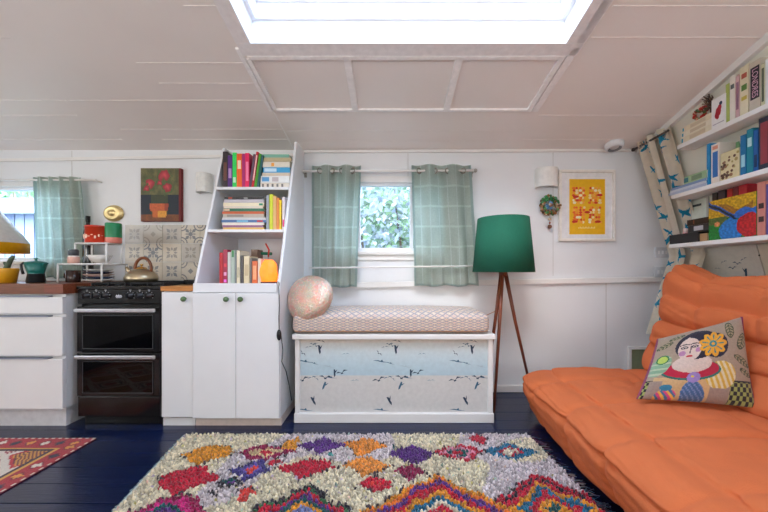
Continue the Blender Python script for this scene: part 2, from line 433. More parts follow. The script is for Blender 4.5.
def oven_door(z0, z1, nm):
    b = MB(); y0, y1 = -.286, -.252; m_ = .042
    b.box(-W+.003, -W+m_, y0, y1, z0, z1); b.box(W-m_, W-.003, y0, y1, z0, z1)
    b.box(-W+m_, W-m_, y0, y1, z0, z0+.02); b.box(-W+m_, W-m_, y0, y1, z1-.055, z1)
    d = b.build('door', BLACK, t, bevel=.003)
    b = MB(); b.box(-W+m_-.004, W-m_+.004, y0-.002, y0+.003, z0+.016, z1-.051); b.build('pane', glass('oven_glass', (120,112,116)), d)
    b = MB(); x0, x1, za, zb = -W+m_, W-m_, z0+.02, z1-.055
    for q in ((x0,x1,za,za+.002),(x0,x1,zb-.002,zb),(x0,x0+.002,za,zb),(x1-.002,x1,za,zb)): b.box(q[0], q[1], y0-.0032, y0-.0021, q[2], q[3])
    b.build('pane_outline', mat('grey_line', (96,98,102), .4), d)
    b = MB(); zh = z1-.022
    b.box(-W+.012, W-.012, y0-.034, y0-.020, zh-.012, zh+.012)
    b.box(-W+.03, -W+.05, y0-.022, y0, zh-.008, zh+.008); b.box(W-.05, W-.03, y0-.022, y0, zh-.008, zh+.008)
    b.build('handle', mat('satin_aluminium', (200,200,204), .38, .85), d, bevel=.005)
oven_door(.485, .775, 'u'); oven_door(.20, .478, 'l')
b = MB()
for zc in (.60, .30):
    for i in range(14): b.box(-.19+i*.029, -.186+i*.029, -.25+.0, -.2505+.0, zc, zc+.0)
b = MB(); b.box(-W+.003, W-.003, -.28, -.2505, .065, .195); b.build('storage_flap', BLACK, t, bevel=.004)
# oven cavity liners with racks seen behind the panes
for zc, z0, z1 in ((.575, .51, .72), (.29, .225, .42)):
    b = MB()
    for zz_ in (zc, zc+.02):
        b.tube([(-.2,-.2515,zz_),(.2,-.2515,zz_)], .0016, 6)
    for i in range(13): b.tube([(-.19+i*.0315,-.2515,zc),(-.19+i*.0315,-.2515,zc+.02)], .0011, 5)
    b.build('oven_rack', mat('rack_steel', (130,126,122), .3, .8), t)
b = MB(); b.box(-W-.002, W+.002, -.285, .295, .8855, .905); b.build('hob', BLACK, t, bevel=.003)
for gx in (-.13, .13):
    for gy in (-.13, .12):
        b = MB(); b.lathe([(.035,.906),(.035,.915),(.028,.918),(.0001,.918)], (gx, gy, 0), 16)
        b.build('burner', mat('burner_black', (20,20,22), .5), t)
b = MB()
for gx in (-.13, .13):
    for q in (-.20, -.06, .05, .19):
        b.box(gx-.115, gx+.115, q-.004, q+.004, .906+.014, .906+.02)
    for q in (-.11, 0, .11): b.box(gx+q-.004, gx+q+.004, -.21, .21, .906, .906+.02)
b.build('pan_support', mat('cast_iron', (26,26,28), .6), t)
# kettle
K = at(141, 281, 2.30)
t = thing('kettle', 'dull brass whistling kettle on the cooker top in front of the tiles', 'kettle', (K[0]+.005, 2.30, .9265)); t.scale = (.86, .86, .95)
b = MB(); b.lathe([(.0001,0),(.105,0),(.118,.012),(.119,.03),(.108,.055),(.082,.078),(.05,.093),(.034,.098)], seg=32)
b.build('body', mat('aged_brass', (176,160,132), .28, .9, noise_amt=.2, scale=9), t)
b = MB(); b.lathe([(.036,.096),(.036,.104),(.02,.110),(.006,.112),(.006,.118),(.012,.124),(.010,.132),(.0001,.134)], seg=20); b.build('lid', BRASS, t)
b = MB(); b.tube([(-.085,0,.055),(-.11,0,.085),(-.128,0,.108)], lambda s: .02-.008*s, 12); b.build('spout', mat('aged_brass', (0,0,0)), t)
b = MB(); b.tube([(.062*cos(a)*1.08+.012, 0, .10+.078*sin(a)) for a in [pi*(-.12+1.24*i/18) for i in range(19)]], .0115, 10)
b.build('handle', mat('bent_wood', (120,66,30), .35, noise_amt=.25), t)
# narrow cabinet with counter
t = thing('cabinet', 'narrow single-door white base cabinet between cooker and bookcase', 'cabinet', (-1.37, 2.36, 0))
b = MB(); b.box(-.103, .103, -.255, .30, .055, .872); b.box(-.103, .103, -.262, .29, 0, .05)
b.build('body', WHITE, t)
b = MB(); b.box(-.101, .102, -.28, -.257, .062, .868); d = b.build('door', WHITE, t, bevel=.003); knob(d, .055, -.28, .825)
t = thing('worktop', 'short orange-brown wooden worktop piece right of the cooker', 'worktop', (-1.37, 2.36, .8735))
b = MB(); b.box(-.106, .103, -.285, .31, 0, .031); b.build('surface', mat('orange_wood', (196,128,62), .4, noise_amt=.18, scale=7, stretch=(1,10,10)), t, bevel=.003)
b = MB(); b.box(-1.472, -1.27, 2.30, 2.655, .9055, .94)
tag(b.build('slate_slab', BLACK, bevel=.004), 'black slab lying on the short wooden worktop under the tiles', 'slab')
# tiles
A = at(126, 223, YW); B = at(222, 281, YW)
t = thing('tile_splashback', 'patterned grey and cream tile splashback behind the kettle', 'tiles', (A[0], YW, .925))
b = MB(); nx_, nz_ = 6, 3
TW = .155; HT = 1.385-.925; TZ = HT/3
rr = random.Random(11)
def fl(b, pts, yo, col): b.face([(x, yo, z) for x, z in pts], col)
def disc(b, cx, cz_, r, yo, col, n=14, sx=1, sz=1, a0=0, a1=2*pi):
    fl(b, [(cx+r*sx*cos(a0+(a1-a0)*i/n), cz_+r*sz*sin(a0+(a1-a0)*i/n)) for i in range(n+(0 if abs(a1-a0) > 6.2 else 1))][::-1 if False else 1], yo, col)
for i in range(nx_):
    for j in range(nz_):
        x0 = i*TW; z0 = j*TZ; x1 = x0+TW-.003; z1 = z0+TZ-.003
        base = rr.choice([(212,202,184),(194,186,174),(204,198,188),(218,206,186)])
        b.box(x0, x1, -.008, -.0005, z0, z1, base)
        cx, cy = (x0+x1)/2, (z0+z1)/2; s = TZ/2; kind = rr.randint(0, 4); ink = rr.choice([(146,144,142),(134,134,136),(164,156,144)])
        Y0 = -.0085
        def arc(cx_, cz__, r0, r1, a0, a1, col):
            for q in range(8):
                aa, ab = a0+(a1-a0)*q/8, a0+(a1-a0)*(q+1)/8
                fl(b, [(cx_+r0*cos(aa), cz__+r0*sin(aa)), (cx_+r1*cos(aa), cz__+r1*sin(aa)), (cx_+r1*cos(ab), cz__+r1*sin(ab)), (cx_+r0*cos(ab), cz__+r0*sin(ab))], Y0, col)
        if kind in (0, 3):
            for a in range(4):
                ox, oz = [(x0,z0),(x1,z0),(x1,z1),(x0,z1)][a]; arc(ox, oz, s*.55, s*.68, a*pi/2, (a+1)*pi/2, ink); arc(ox, oz, s*.25, s*.34, a*pi/2, (a+1)*pi/2, ink)
            fl(b, [(cx-s*.3,cy),(cx,cy-s*.3),(cx+s*.3,cy),(cx,cy+s*.3)], Y0, ink)
        if kind in (1, 3, 4):
            for a in range(8):
                an = a*pi/4; ux, uz = cos(an), sin(an); r0, r1 = s*.2, s*.85 if a % 2 else s*.62
                fl(b, [(cx+ux*r0, cy+uz*r0), (cx+(ux*.6-uz*.22)*r1, cy+(uz*.6+ux*.22)*r1), (cx+ux*r1, cy+uz*r1), (cx+(ux*.6+uz*.22)*r1, cy+(uz*.6-ux*.22)*r1)], Y0-.0002, ink if a % 2 else (164,158,150))
        if kind == 2:
            arc(cx, cy, s*.62, s*.74, 0, 2*pi, ink); arc(cx, cy, s*.3, s*.44, 0, 2*pi, ink)
            for a in range(4):
                ox, oz = [(x0,z0),(x1,z0),(x1,z1),(x0,z1)][a]; arc(ox, oz, .0001, s*.3, a*pi/2, (a+1)*pi/2, ink)
b.build('tiles', mat('tile_glaze', (0,0,0), .25, attr=True, noise_amt=.04), t)

# flower painting
A = at(144, 169.5, YW); B = at(183.5, 222, YW); pw = B[0]-A[0]; ph = A[2]-B[2]
t = thing('painting', 'dark painting of red flowers in an orange pot above the tiles', 'painting', ((A[0]+B[0])/2, YW, B[2]))
b = MB(); b.box(-pw/2, pw/2, -.035, -.001, 0, ph); b.build('canvas', mat('canvas_red_edge', (116,36,36), .7), t)
def pic(u, v):
    n1 = nz(u, v, 9)*.06; n2 = nz(u, v, 30, 5)*.05; u2, v2 = u+n1, v+n1
    c = mixc((112,104,62), (60,66,42), .5+2*n1*4)
    if v < .5 and (u < .26 or u > .72): c = (26,34,44)
    if v < .5 and .26 <= u <= .72: c = mixc((70,72,44), (40,50,36), .5+n2*10)
    if v < .12: c = mixc((128,74,34), (90,50,30), .5+n1*8)
    for cx, cy, r in ((.22,.70,.12),(.62,.86,.13),(.70,.64,.11),(.5,.72,.07),(.16,.62,.07)):
        d = sqrt(((u2-cx))**2+((v2-cy)*1.2)**2)
        if d < r: c = mixc((196,72,78), (128,36,44), d/r+n2*6)
        elif d < r*1.5 and n2 > 0: c = (70,86,48)
    if .2 < v < .33 and abs(u-.48) < .25-(.33-v)*.1: c = (176,84,44) if u < .62 else (140,58,36)
    if .07 < v <= .2 and abs(u-.49) < .2-(.2-v)*.2: c = (196,136,48) if u > .45 else (178,92,40)
    return mixc(c, (c[0]*1.25, c[1]*1.25, c[2]*1.25), .5+n2*10)
b = MB(); b.grid(56, 72, lambda u, v: (-pw/2+.002+u*(pw-.018), -.0362, .002+v*(ph-.004)), pic, False); b.build('picture', PAINT, t)

# sconces
def sconce(px0, px1, py0, py1, label):
    A = at(px0, py0, YW-.05); B = at(px1, py1, YW-.05); w_ = (B[0]-A[0])/2; h = A[2]-B[2]
    t = thing('wall_light', label, 'wall light', ((A[0]+B[0])/2, YW, B[2]), 0, 'white wall lights')
    b = MB()
    prof = [(-w_, 0)]+[(w_*cos(a), -.045-.05*sin(a)) for a in [pi-pi*i/10 for i in range(11)]]+[(w_, 0)]
    n = len(prof)
    for i in range(n-1):
        p, q = prof[i], prof[i+1]; b.face([(p[0],p[1],0),(q[0],q[1],0),(q[0],q[1],h),(p[0],p[1],h)], smooth=False)
    b.build('shade', mat('paper_shade', (246,244,238), .7, trans=.15), t, solid=.003)
    b = MB(); b.box(-w_*.6, w_*.6, -.012, -.001, h*.25, h*.8); b.build('mount', WHITE, t)
sconce(537.5, 558, 168, 187, 'white half-round wall light above the little wreath')
sconce(196.5, 210, 173.5, 192.5, 'white wall light beside the top of the bookcase, right of the painting')

# white rack and crockery on the worktop
ZT = .9225
def rack(x0, x1, ya, yb, ztop, zb, label, backlegs=None, loc=None):
    t = thing('wire_rack', label, 'rack', ((x0+x1)/2, (ya+yb)/2, zb), 0, 'white stacking racks')
    hx, hy, h = (x1-x0)/2, (yb-ya)/2, ztop-zb
    b = MB(); r = .0052
    c = [(-hx,-hy,h),(hx,-hy,h),(hx,hy,h),(-hx,hy,h)]
    for i in range(4): b.tube([c[i], c[(i+1)%4]], r*1.15, 8)
    nn = int((x1-x0)/.022)
    for i in range(1, nn):
        x = -hx+2*hx*i/nn; b.tube([(x,-hy,h),(x,hy,h)], .0014, 6)
    b.build('shelf', mat('white_wire', (238,238,236), .4), t)
    for i in range(4):
        b = MB(); x, y, _ = c[i]; b.tube([(x,y,.0005),(x,y,h)], r*1.2, 8); b.build('leg', mat('white_wire', (0,0,0)), t)
    return t
rack(-2.345, -2.035, 2.28, 2.50, 1.052, ZT, 'white wire rack standing on the worktop over the plates')
rack(-2.27, -2.045, 2.33, 2.46, 1.203, 1.0565, 'smaller white wire rack, upper one, holding the red tin and green canister')
def on(px_, Y): return (px_-HX)/F*Y
Y_ = 2.395
t = thing('tin', 'red storage tin with pale markings on the upper rack', 'tin', (-2.165, Y_, 1.2085))
h = 17*Y_/F
b = MB(); b.lathe([(.0001,0),(.072,0),(.074,.004),(.074,h-.016),(.076,h-.016),(.076,h),(.0001,h+.002)], seg=28, col=lambda j: (206,58,36) if j != 2 else (214,66,40))
for i in range(9):
    a = -pi/2+(i-4)*.26; b.box(.0752*cos(a)-.006, .0752*cos(a)+.006, .0752*sin(a)-.002, .0752*sin(a)+.002, .03+.012*(i%3), .05+.01*(i%2), (236,190,160))
b.build('body', GLOSSP, t)
t = thing('canister', 'round canister, green above and pink below, on the upper rack', 'canister', (-2.050, Y_, 1.2085))
h = 20*Y_/F
b = MB(); b.lathe([(.0001,0),(.048,0),(.05,.004),(.05,h*.27),(.05,h*.28),(.05,h*.96),(.046,h),(.0001,h)], seg=28, col=lambda j: (226,132,116) if j < 3 else (30,136,86)); b.build('body', GLOSSP, t)
t = thing('bottle', 'dark glass bottle behind the red tin on the worktop', 'bottle', (at(88,0,2.56)[0], 2.56, ZT))
b = MB(); b.lathe([(.0001,0),(.032,0),(.034,.01),(.034,.34),(.026,.40),(.013,.43),(.013,.50),(.0001,.50)], seg=20); b.build('body', mat('dark_bottle', (22,26,30), .12, coat=.5), t)
b = MB(); b.lathe([(.0155,.47),(.0155,.515),(.0001,.516)], seg=14); b.build('cap', BLACK, t)
t = thing('jar', 'small pink and white patterned jar with dark lid on the lower rack', 'jar', (-2.262, 2.36-.05, 1.0575))
b = MB(); b.lathe([(.0001,0),(.03,0),(.033,.006),(.033,.045),(.028,.055),(.0001,.055)], seg=20, col=lambda j: (226,176,160) if j < 3 else (236,226,218)); b.build('body', GLOSSP, t)
b = MB(); b.lathe([(.027,.0555),(.029,.057),(.029,.088),(.024,.1),(.0001,.101)], seg=18); b.build('lid', mat('jar_lid', (66,70,76), .4), t)
t = thing('bowl', 'white footed bowl on the lower rack beneath the red tin', 'bowl', (-2.155, 2.40, 1.0575))
b = MB(); b.lathe([(.0001,0),(.028,0),(.03,.006),(.055,.022),(.074,.06),(.072,.062),(.05,.027),(.0001,.012)], seg=28); b.build('body', mat('white_china', (236,232,226), .2), t)
t = thing('mug', 'dark brown mug under the left end of the lower rack', 'mug', (-2.285, 2.33, ZT))
b = MB(); b.lathe([(.0001,0),(.038,0),(.041,.005),(.041,.085),(.038,.085),(.037,.01),(.0001,.008)], seg=24); b.build('body', mat('brown_glaze', (52,34,30), .2), t)
b = MB(); b.tube([(-.04,0,.07),(-.062,0,.062),(-.064,0,.035),(-.041,0,.02)], .005, 8); b.build('handle', mat('brown_glaze', (0,0,0)), t)
zc = ZT+.0005
for i, (cc, lb, r) in enumerate([((236,232,226),'white dinner plate, bottom of the stack under the rack',.095), ((52,62,86),'navy plate second from the bottom of the stack under the rack',.093), ((226,190,176),'pale pink plate third from the bottom of the rack stack',.09),
                                ((46,54,76),'dark blue plate fourth from the bottom of the rack stack',.088), ((224,222,218),'white plate on top of the stack under the rack',.084)]):
    b = MB(); b.lathe([(.0001,0),(r*.6,0),(r*.72,.006),(r,.015),(r,.018),(r*.7,.010),(.0001,.008)], seg=32)
    o = b.build('plate', mat('plate_%d' % i, cc, .2), loc=(-2.16, 2.395, zc)); tag(o, lb, 'plate', 'plates stacked under the white rack'); zc += .0195 if i in (1, 3) else .018
# moka pot, cactus, pendant
t = thing('moka_pot', 'green stovetop coffee pot with black handle on the worktop', 'coffee pot', (on(36, 2.22), 2.22, ZT))
GREEN = mat('moka_green', (14,112,104), .3)
b = MB(); b.lathe([(.0001,0),(.047,0),(.05,.004),(.042,.058),(.044,.062),(.0001,.062)], seg=8); b.build('base', mat('moka_dark', (34,40,44), .3, .5), t)
b = MB(); b.lathe([(.04,.0625),(.043,.07),(.058,.135),(.056,.135),(.04,.07)], seg=8)
b.prism([(.052,.11),(.078,.137),(.052,.135)], lambda u,v,tt: (u,tt,v), -.012, .012); b.build('body', GREEN, t)
b = MB(); b.lathe([(.059,.1352),(.05,.143),(.012,.15),(.007,.152),(.007,.16),(.012,.168),(.0001,.172)], seg=8); b.build('lid', GREEN, t)
b = MB(); b.tube([(-.052,0,.13),(-.085,0,.137),(-.102,0,.125),(-.098,0,.09),(-.088,0,.06)], .0075, 8); b.build('handle', mat('bakelite', (38,32,36), .4), t)
t = thing('potted_cactus', 'small grey-green cactus in a yellow pot at the left edge of the worktop', 'plant', (on(7, 2.24), 2.24, ZT))
b = MB(); b.lathe([(.0001,0),(.046,0),(.058,.09),(.056,.1),(.05,.1),(.05,.088),(.0001,.085)], seg=24); b.build('pot', mat('yellow_pot', (226,164,30), .4), t)
b = MB(); b.tube([(-.005,0,.085),(.006,0,.12),(.03,0,.165),(.044,0,.185)], lambda s: .018*(1-.45*s), 10); b.tube([(.004,0,.11),(-.02,0,.14)], lambda s: .012*(1-.4*s), 8)
rr = random.Random(1)
for i in range(60):
    s_ = rr.random(); p = Vector((-.005+.049*s_, 0, .09+.095*s_)); d = Vector((rr.uniform(-1,1), rr.uniform(-1,1), rr.uniform(-.3,.6))).normalized()
    b.tube([p+d*.008, p+d*.024], .0006, 3)
b.build('cactus', mat('cactus_green', (86,104,84), .7, noise_amt=.25), t)
t = thing('pendant_lamp', 'white conical lampshade with yellow rim in front of the left window', 'lamp', (on(-22, 2.30), 2.30, cz(2.30)))
zr = EYE-(252.5-HY)/F*2.30-cz(2.30)
b = MB(); R_ = 35/F*2.3; k = 2.3/F
prof = [(R_, zr), (R_, zr+10*k), (R_-.003, zr+11*k), (8*k, zr+54*k), (4*k, zr+58*k)]
b.lathe(prof, seg=40, col=lambda j: (248,196,28) if j < 1 else (246,246,244), close=False); b.build('lamp_shade', mat('enamel_shade', (0,0,0), .35, attr=True, trans=.4), t, solid=.003)
b = MB(); b.tube([(0,0,zr+58*k),(0,0,-.02)], .003, 6); b.build('cord', BLACK, t)
b = MB(); b.lathe([(.0001,-.03),(.04,-.03),(.045,0),(.0001,0)], seg=20); b.build('ceiling_rose', WHITE, t)
# brass disc on the wall
D = at(114.5, 213.5, YW)
t = thing('brass_dish', 'round golden ribbed dish hung on the wall above the green canister', 'wall ornament', D)
b = MB(); b.lathe([(.0001,-.045),(.018,-.044),(.03,-.03),(.042,-.028),(.052,-.034),(.066,-.03),(.082,-.012),(.084,-.008),(.078,-.001)], seg=36, axis='y', sx=1.0, sy=.82)
b.build('dish', mat('pale_gold', (232,208,150), .38, .8), t)

# ---------------- bookcase ----------------
BX0, BX1 = -1.262, -.706
t = thing('bookcase', 'tall white bookcase with sloping front, three open shelves and cupboard below', 'bookcase', ((BX0+BX1)/2, 2.36, 0))
HW = (BX1-BX0)/2; yb = .30
def side(x0, x1, ztop):
    yt = 2.08+.353*(ztop-.93)-2.36
    b = MB(); b.prism([(-.279,.055),(-.279,.93),(yt,ztop),(yb,ztop),(yb,.055)], lambda u,v,tt: (tt,u,v), x0, x1); return b.build('side_panel', WHITE, t, bevel=.003)
side(-HW, -HW+.018, 1.93); side(HW-.02, HW, 1.985)
def bfront(Z): return 2.08+.353*(Z-.93)-2.36
b = MB(); b.box(-HW+.0185, HW-.0205, yb-.012, yb, .06, 1.93); b.build('back_panel', WHITE, t)
SH = [1.606, 1.287]
for z in SH:
    b = MB(); b.box(-HW+.0185, HW-.0205, bfront(z)-.004, yb-.0125, z-.02, z); b.build('shelf', WHITE, t, bevel=.002)
b = MB(); b.box(-HW-.003, HW-.0205, -.288, -.2795, .865, .925); b.box(-HW+.0185, HW-.0205, -.279, yb-.0125, .885, .915)
b.build('shelf', WHITE, t, bevel=.003)
b = MB(); b.box(-HW, HW, -.262, yb, 0, .054); b.build('plinth', mat('plinth_cream', (222,206,196), .5), t)
for (x0, x1, kx) in ((-HW+.002, -.0015, -.05), (.0015, HW-.002, .04)):
    b = MB(); b.box(x0, x1, -.30, -.2805, .062, .862); d = b.build('door', WHITE, t, bevel=.003); knob(d, kx, -.30, .825)

BOOKN = 0
def book(loc, th, h, d, col, label, group, rz=0, flat=False, tilt=0, page=True, bands=None, cat='book', text=None):
    """th thickness, h height, d depth; spine faces local -Y"""
    o = thing('book', label, cat, loc, rz, group)
    if tilt: o.rotation_euler = (0, tilt, rz); o.location.z += th/2*abs(sin(tilt))+.0004
    f = (lambda x, y, z: (x, y, z)) if not flat else (lambda x, y, z: (z, y, x))
    def bx_(b, x0, x1, y0, y1, z0, z1, c=None):
        p = [f(*q) for q in ((x0,y0,z0),(x1,y0,z0),(x1,y1,z0),(x0,y1,z0),(x0,y0,z1),(x1,y0,z1),(x1,y1,z1),(x0,y1,z1))]
        b.hexa(p, c)
    z0, z1 = (0, h) if not flat else (-h/2, h/2)
    x0, x1 = (-th/2, th/2) if not flat else (0, th)
    t_ = min(.003, th*.15)
    b = MB(); bx_(b, x0, x0+t_, 0, d, z0, z1, col); bx_(b, x1-t_, x1, 0, d, z0, z1, col); bx_(b, x0+t_, x1-t_, 0, t_, z0, z1, col)
    for (fa, fb, bc) in (bands or []):
        mgn = th*.18
        bx_(b, x0+mgn, x1-mgn, -.0007, .0003, z0+(z1-z0)*fa, z0+(z1-z0)*fb, bc)
    b.build('cover', GLOSSP, o)
    b = MB(); bx_(b, x0+t_, x1-t_, t_+.0003, d-.004, z0+.004, z1-.004); b.build('pages', PAGES, o)
    return o
GT = 'books in the sloping white bookcase'
def bk(px0, px1, ytop, Z, Yd, col, label, tilt=0, dep=.17, bands=None):
    X0, X1 = on(px0, Yd), on(px1, Yd); h = (EYE-(ytop-HY)/F*Yd)-Z
    book(((X0+X1)/2, Yd, Z+.0008), (X1-X0)*.94, h-.001, dep, col, label, GT, tilt=tilt, bands=bands)
Yd = 2.345; Z = SH[0]; W_ = (236,232,226); K_ = (30,28,32)
bk(222.7, 227.6, 151.5, Z, Yd, (44,34,40), 'black book, first at the left on the top shelf of the sloping bookcase', bands=[(.2,.7,(110,70,60))])
bk(227.6, 232.4, 155.5, Z, Yd, (84,36,120), 'purple book on the top shelf beside the black book', bands=[(.3,.6,(190,150,200))])
bk(232.4, 236.6, 152.5, Z, Yd, (40,214,92), 'bright green book on the top shelf', bands=[(.15,.3,(200,240,210))])
bk(236.6, 242, 153.5, Z, Yd, (240,102,34), 'orange book on the top shelf next to the bright green one', bands=[(.55,.8,(250,220,190))])
bk(242, 245, 153.5, Z, Yd, (176,30,110), 'thin magenta book on the top shelf right of the orange book')
bk(245, 249.3, 153, Z, Yd, (232,24,92), 'hot pink book, last upright one on the top shelf', bands=[(.2,.75,(250,130,170))])
bk(248.6, 251, 154, Z, Yd-.003, (96,66,90), 'slim grey-purple book leaning on the top shelf', tilt=.14)
bk(251.2, 253.4, 151.5, Z, Yd-.003, (202,22,44), 'slim red book leaning on the top shelf', tilt=.14, bands=[(.2,.9,(240,190,190))])
bk(253.8, 256.2, 153.5, Z, Yd-.003, (70,150,40), 'slim leaf-green book leaning on the top shelf', tilt=.15)
bk(256.6, 258.6, 155, Z, Yd-.003, (30,92,96), 'slim dark teal book leaning on the top shelf', tilt=.15)
def flatbook(px0, px1, y0, y1, Yd, col, label, base, dep=.2, bands=None, grp=GT):
    th = (y1-y0)/F*Yd
    X0, X1 = on(px0, Yd), on(px1, Yd)
    book(((X0+X1)/2, Yd, base), th*.97, X1-X0, dep, col, label, grp, flat=True, bands=bands); return base+th
z = Z+.0008
for (x0, x1, th, col, lab, bands) in (
    (260.5, 289, 5.4, (226,216,200), 'cream book with grey dots on its spine, bottom of the top-shelf pile', [(.05+.17*i, .12+.17*i, (120,116,110)) for i in range(5)]),
    (260.5, 289.5, 7.0, (232,232,228), 'thick white book with blue lettering in the top-shelf pile', [(.05,.3,(90,160,210)),(.4,.62,(190,180,180))]),
    (262, 290, 3.0, (216,200,178), 'thin beige book in the middle of the top-shelf pile', None),
    (263, 290, 5.4, (58,160,208), 'sky blue book in the top-shelf pile', [(.05,.5,(200,226,240))]),
    (261.5, 289.5, 5.4, (226,218,200), 'cream book with an orange mark, in the top-shelf pile', [(.35,.45,(240,160,50))]),
    (262, 291, 4.2, (186,170,132), 'tan book second from the top of the top-shelf pile', None),
    (261, 289, 3.2, (120,178,156), 'pale sea-green book lying on top of the top-shelf pile', None)):
    z = flatbook(x0, x1, 0, th, Yd+.01, col, lab, z, bands=bands)+.0004
Yd = 2.24; Z = SH[1]; z = Z+.0008
for (x0, x1, th, col, lab, bands) in (
    (223, 264, 2.6, (222,178,92), 'mustard magazine at the bottom of the middle-shelf stack', None), (222.5, 263, 2.2, (150,96,140), 'mauve magazine second up in the middle-shelf stack', None),
    (222, 264, 2.6, (232,222,208), 'cream magazine third up in the middle-shelf stack', None), (221, 266, 2.6, (70,110,160), 'blue magazine with a red end in the middle-shelf stack', [(.8,.93,(200,50,60)),(.35,.6,(120,190,220))]),
    (222, 266, 2.2, (206,206,204), 'light grey magazine in the middle of the middle-shelf stack', None), (223, 264, 3.6, (190,176,160), 'beige book in the middle of the middle-shelf stack', [(.1,.5,(150,140,130))]),
    (222, 264, 2.4, (204,92,50), 'rust-orange book in the middle-shelf stack', None), (223.5, 264, 3.0, (44,112,84), 'dark green book in the middle-shelf stack', [(.0,.15,(220,190,160))]),
    (223.5, 263, 2.2, (226,210,190), 'pale peach magazine in the middle-shelf stack above the green book', None), (223, 264, 3.4, (236,224,190), 'ivory book with a green corner in the middle-shelf stack', [(.88,.97,(30,140,100))]),
    (224, 264, 3.2, (186,180,184), 'grey-lilac book near the top of the middle-shelf stack', None), (224.5, 263, 2.6, (40,42,46), 'charcoal magazine on top of the middle-shelf stack', [(.1,.2,(180,80,60)),(.5,.6,(150,150,150))])):
    z = flatbook(x0, x1, 0, th, Yd, col, lab, z, bands=bands)+.0004
bk(266.3, 269, 195, Z, Yd, (150,156,164), 'slim grey book upright beside the magazine stack', dep=.15)
bk(269.3, 272.8, 194, Z, Yd, (206,212,40), 'lime-yellow book upright on the middle shelf', dep=.15)
bk(273, 276.2, 196, Z, Yd, (222,176,110), 'tan upright book on the middle shelf right of the lime one', dep=.15)
bk(276.3, 279, 198, Z, Yd, (230,136,60), 'orange upright book on the middle shelf', dep=.15)
bk(279.2, 281.2, 200, Z, Yd, (240,202,30), 'yellow upright book, rightmost of the middle-shelf colours', dep=.15)
bk(282.2, 284.6, 197, Z, Yd+.004, (226,214,214), 'white book with a pink foot at the right end of the middle shelf', dep=.15, bands=[(.1,.32,(220,30,110))])
Yd = 2.13; Z = .915
for (a, c_, yt, col, lab, bands) in (
    (219.3, 222.8, 252.5, (190,20,44), 'crimson book at the left end of the lowest open shelf', None), (223, 227.3, 249.5, (168,30,70), 'maroon book with pink dots on the lowest open shelf', [(.06,.14,(240,120,220)),(.25,.35,(230,160,200)),(.5,.6,(220,60,80))]),
    (227.6, 230.8, 252, (206,204,200), 'light grey book on the lowest open shelf beside the maroon one', None), (231, 234.6, 250.3, (176,190,176), 'grey-green book on the lowest open shelf', [(.8,1,(50,130,70))]),
    (234.8, 236.3, 253, (120,128,130), 'thin slate book on the lowest open shelf', None), (236.6, 240, 250.5, (226,214,186), 'cream book on the lowest open shelf, left of the charcoal one', [(.2,.5,(190,180,150))]),
    (240.4, 243.4, 255.5, (70,66,68), 'charcoal book on the lowest open shelf', None), (243.7, 249.5, 256, (222,206,170), 'wide ivory book in the middle of the lowest open shelf', [(.3,.7,(200,180,140))]),
    (249.8, 251.6, 258, (110,104,98), 'thin dark grey book right of the wide ivory one', None), (252, 257.3, 261, (224,104,48), 'orange book on the lowest open shelf', [(.2,.8,(240,170,120))]),
    (257.8, 261, 258.5, (214,204,184), 'pale book beside the glowing salt lamp', None)):
    bk(a, c_, yt, Z, Yd, col, lab, dep=.14, bands=bands)
bk(251, 257.5, 249.5, Z, Yd+.16, (120,90,72), 'brown book standing behind the orange book', dep=.1)
# salt lamp
t = thing('salt_lamp', 'glowing orange salt lamp at the right end of the lowest open shelf', 'lamp', (on(270.2, 2.18), 2.155, .9155))
b = MB(); b.lathe([(.0001,0),(.05,0),(.052,.016),(.0001,.018)], seg=20); b.build('base', mat('lamp_base_wood', (70,34,22), .5), t)
b = MB()
def salt(u, v):
    a = 2*pi*u; p = v; r = .066*(sin(pi*(.26+.66*p))**.6)*(1+.16*nz(cos(a)*1.5, sin(a)*1.5, 1.6, p*3))
    return (r*cos(a)*.92, r*sin(a)*.8, .018+.145*p)
b.grid(14, 9, salt, None, False, cu=True); b.face([salt(i/14, 1) for i in range(14)])
b.build('salt_crystal', mat('salt_glow', (238,128,40), .5, noise_amt=.3, scale=16, bump=.4, bscale=30, emit=((255,112,28), 1.6)), t)
b = MB()
P = [(.035,-.012,.008),(.058,-.06,.02)]
ox, oy = t.location.x, t.location.y
def wl(x, y, z): return (x-ox, y-oy, z-.9155)
def side_y(z): return 2.083 if z < .93 else 2.083+.353*(z-.93)
wp = [at(279.6, 291, 2.066), at(280.2, 305, 2.066), at(279.7, 318, 2.066), at(280, 330, 2.066)]
P = [wl(on(275,2.13), 2.14, .93), wl(on(278.5,2.08), 2.085, .934), wl(wp[0][0], 2.060, .921), wl(wp[0][0], 2.050, .90)]+[wl(p[0], 2.050, p[2]) for p in wp[1:]]
b.tube(P, .0028, 6)
q0 = P[-1]
P2 = [(q0[0], q0[1], q0[2]-.055)]+[wl(*p) for p in ((at(281.5,348,2.05)), (at(284,368,2.055)), (-.697+.004, 2.10, .52), (-.697, 2.18, .40), (-.694, 2.22, .33), (-.694, 2.26, .16))]
P2 = [P2[0], wl(on(281,2.05), 2.05, .60), wl(on(282,2.05)+.004, 2.055, .50), wl(-.695, 2.075, .42), wl(-.694, 2.16, .33), wl(-.694, 2.22, .22), wl(-.694, 2.28, .09)]
b.tube(P2, .0028, 6); cb = b.build('cable', mat('black_cable', (30,30,34), .5), t)
b = MB(); b.ball((q0[0], q0[1]-.002, q0[2]-.028), .016, .011, .036, seg=14); b.build('inline_switch', mat('black_plastic', (22,22,26), .35), cb)
t = thing('ornament', 'small green and red toy figure behind the salt lamp', 'ornament', (on(270, 2.4)+.01, 2.34, .9155))
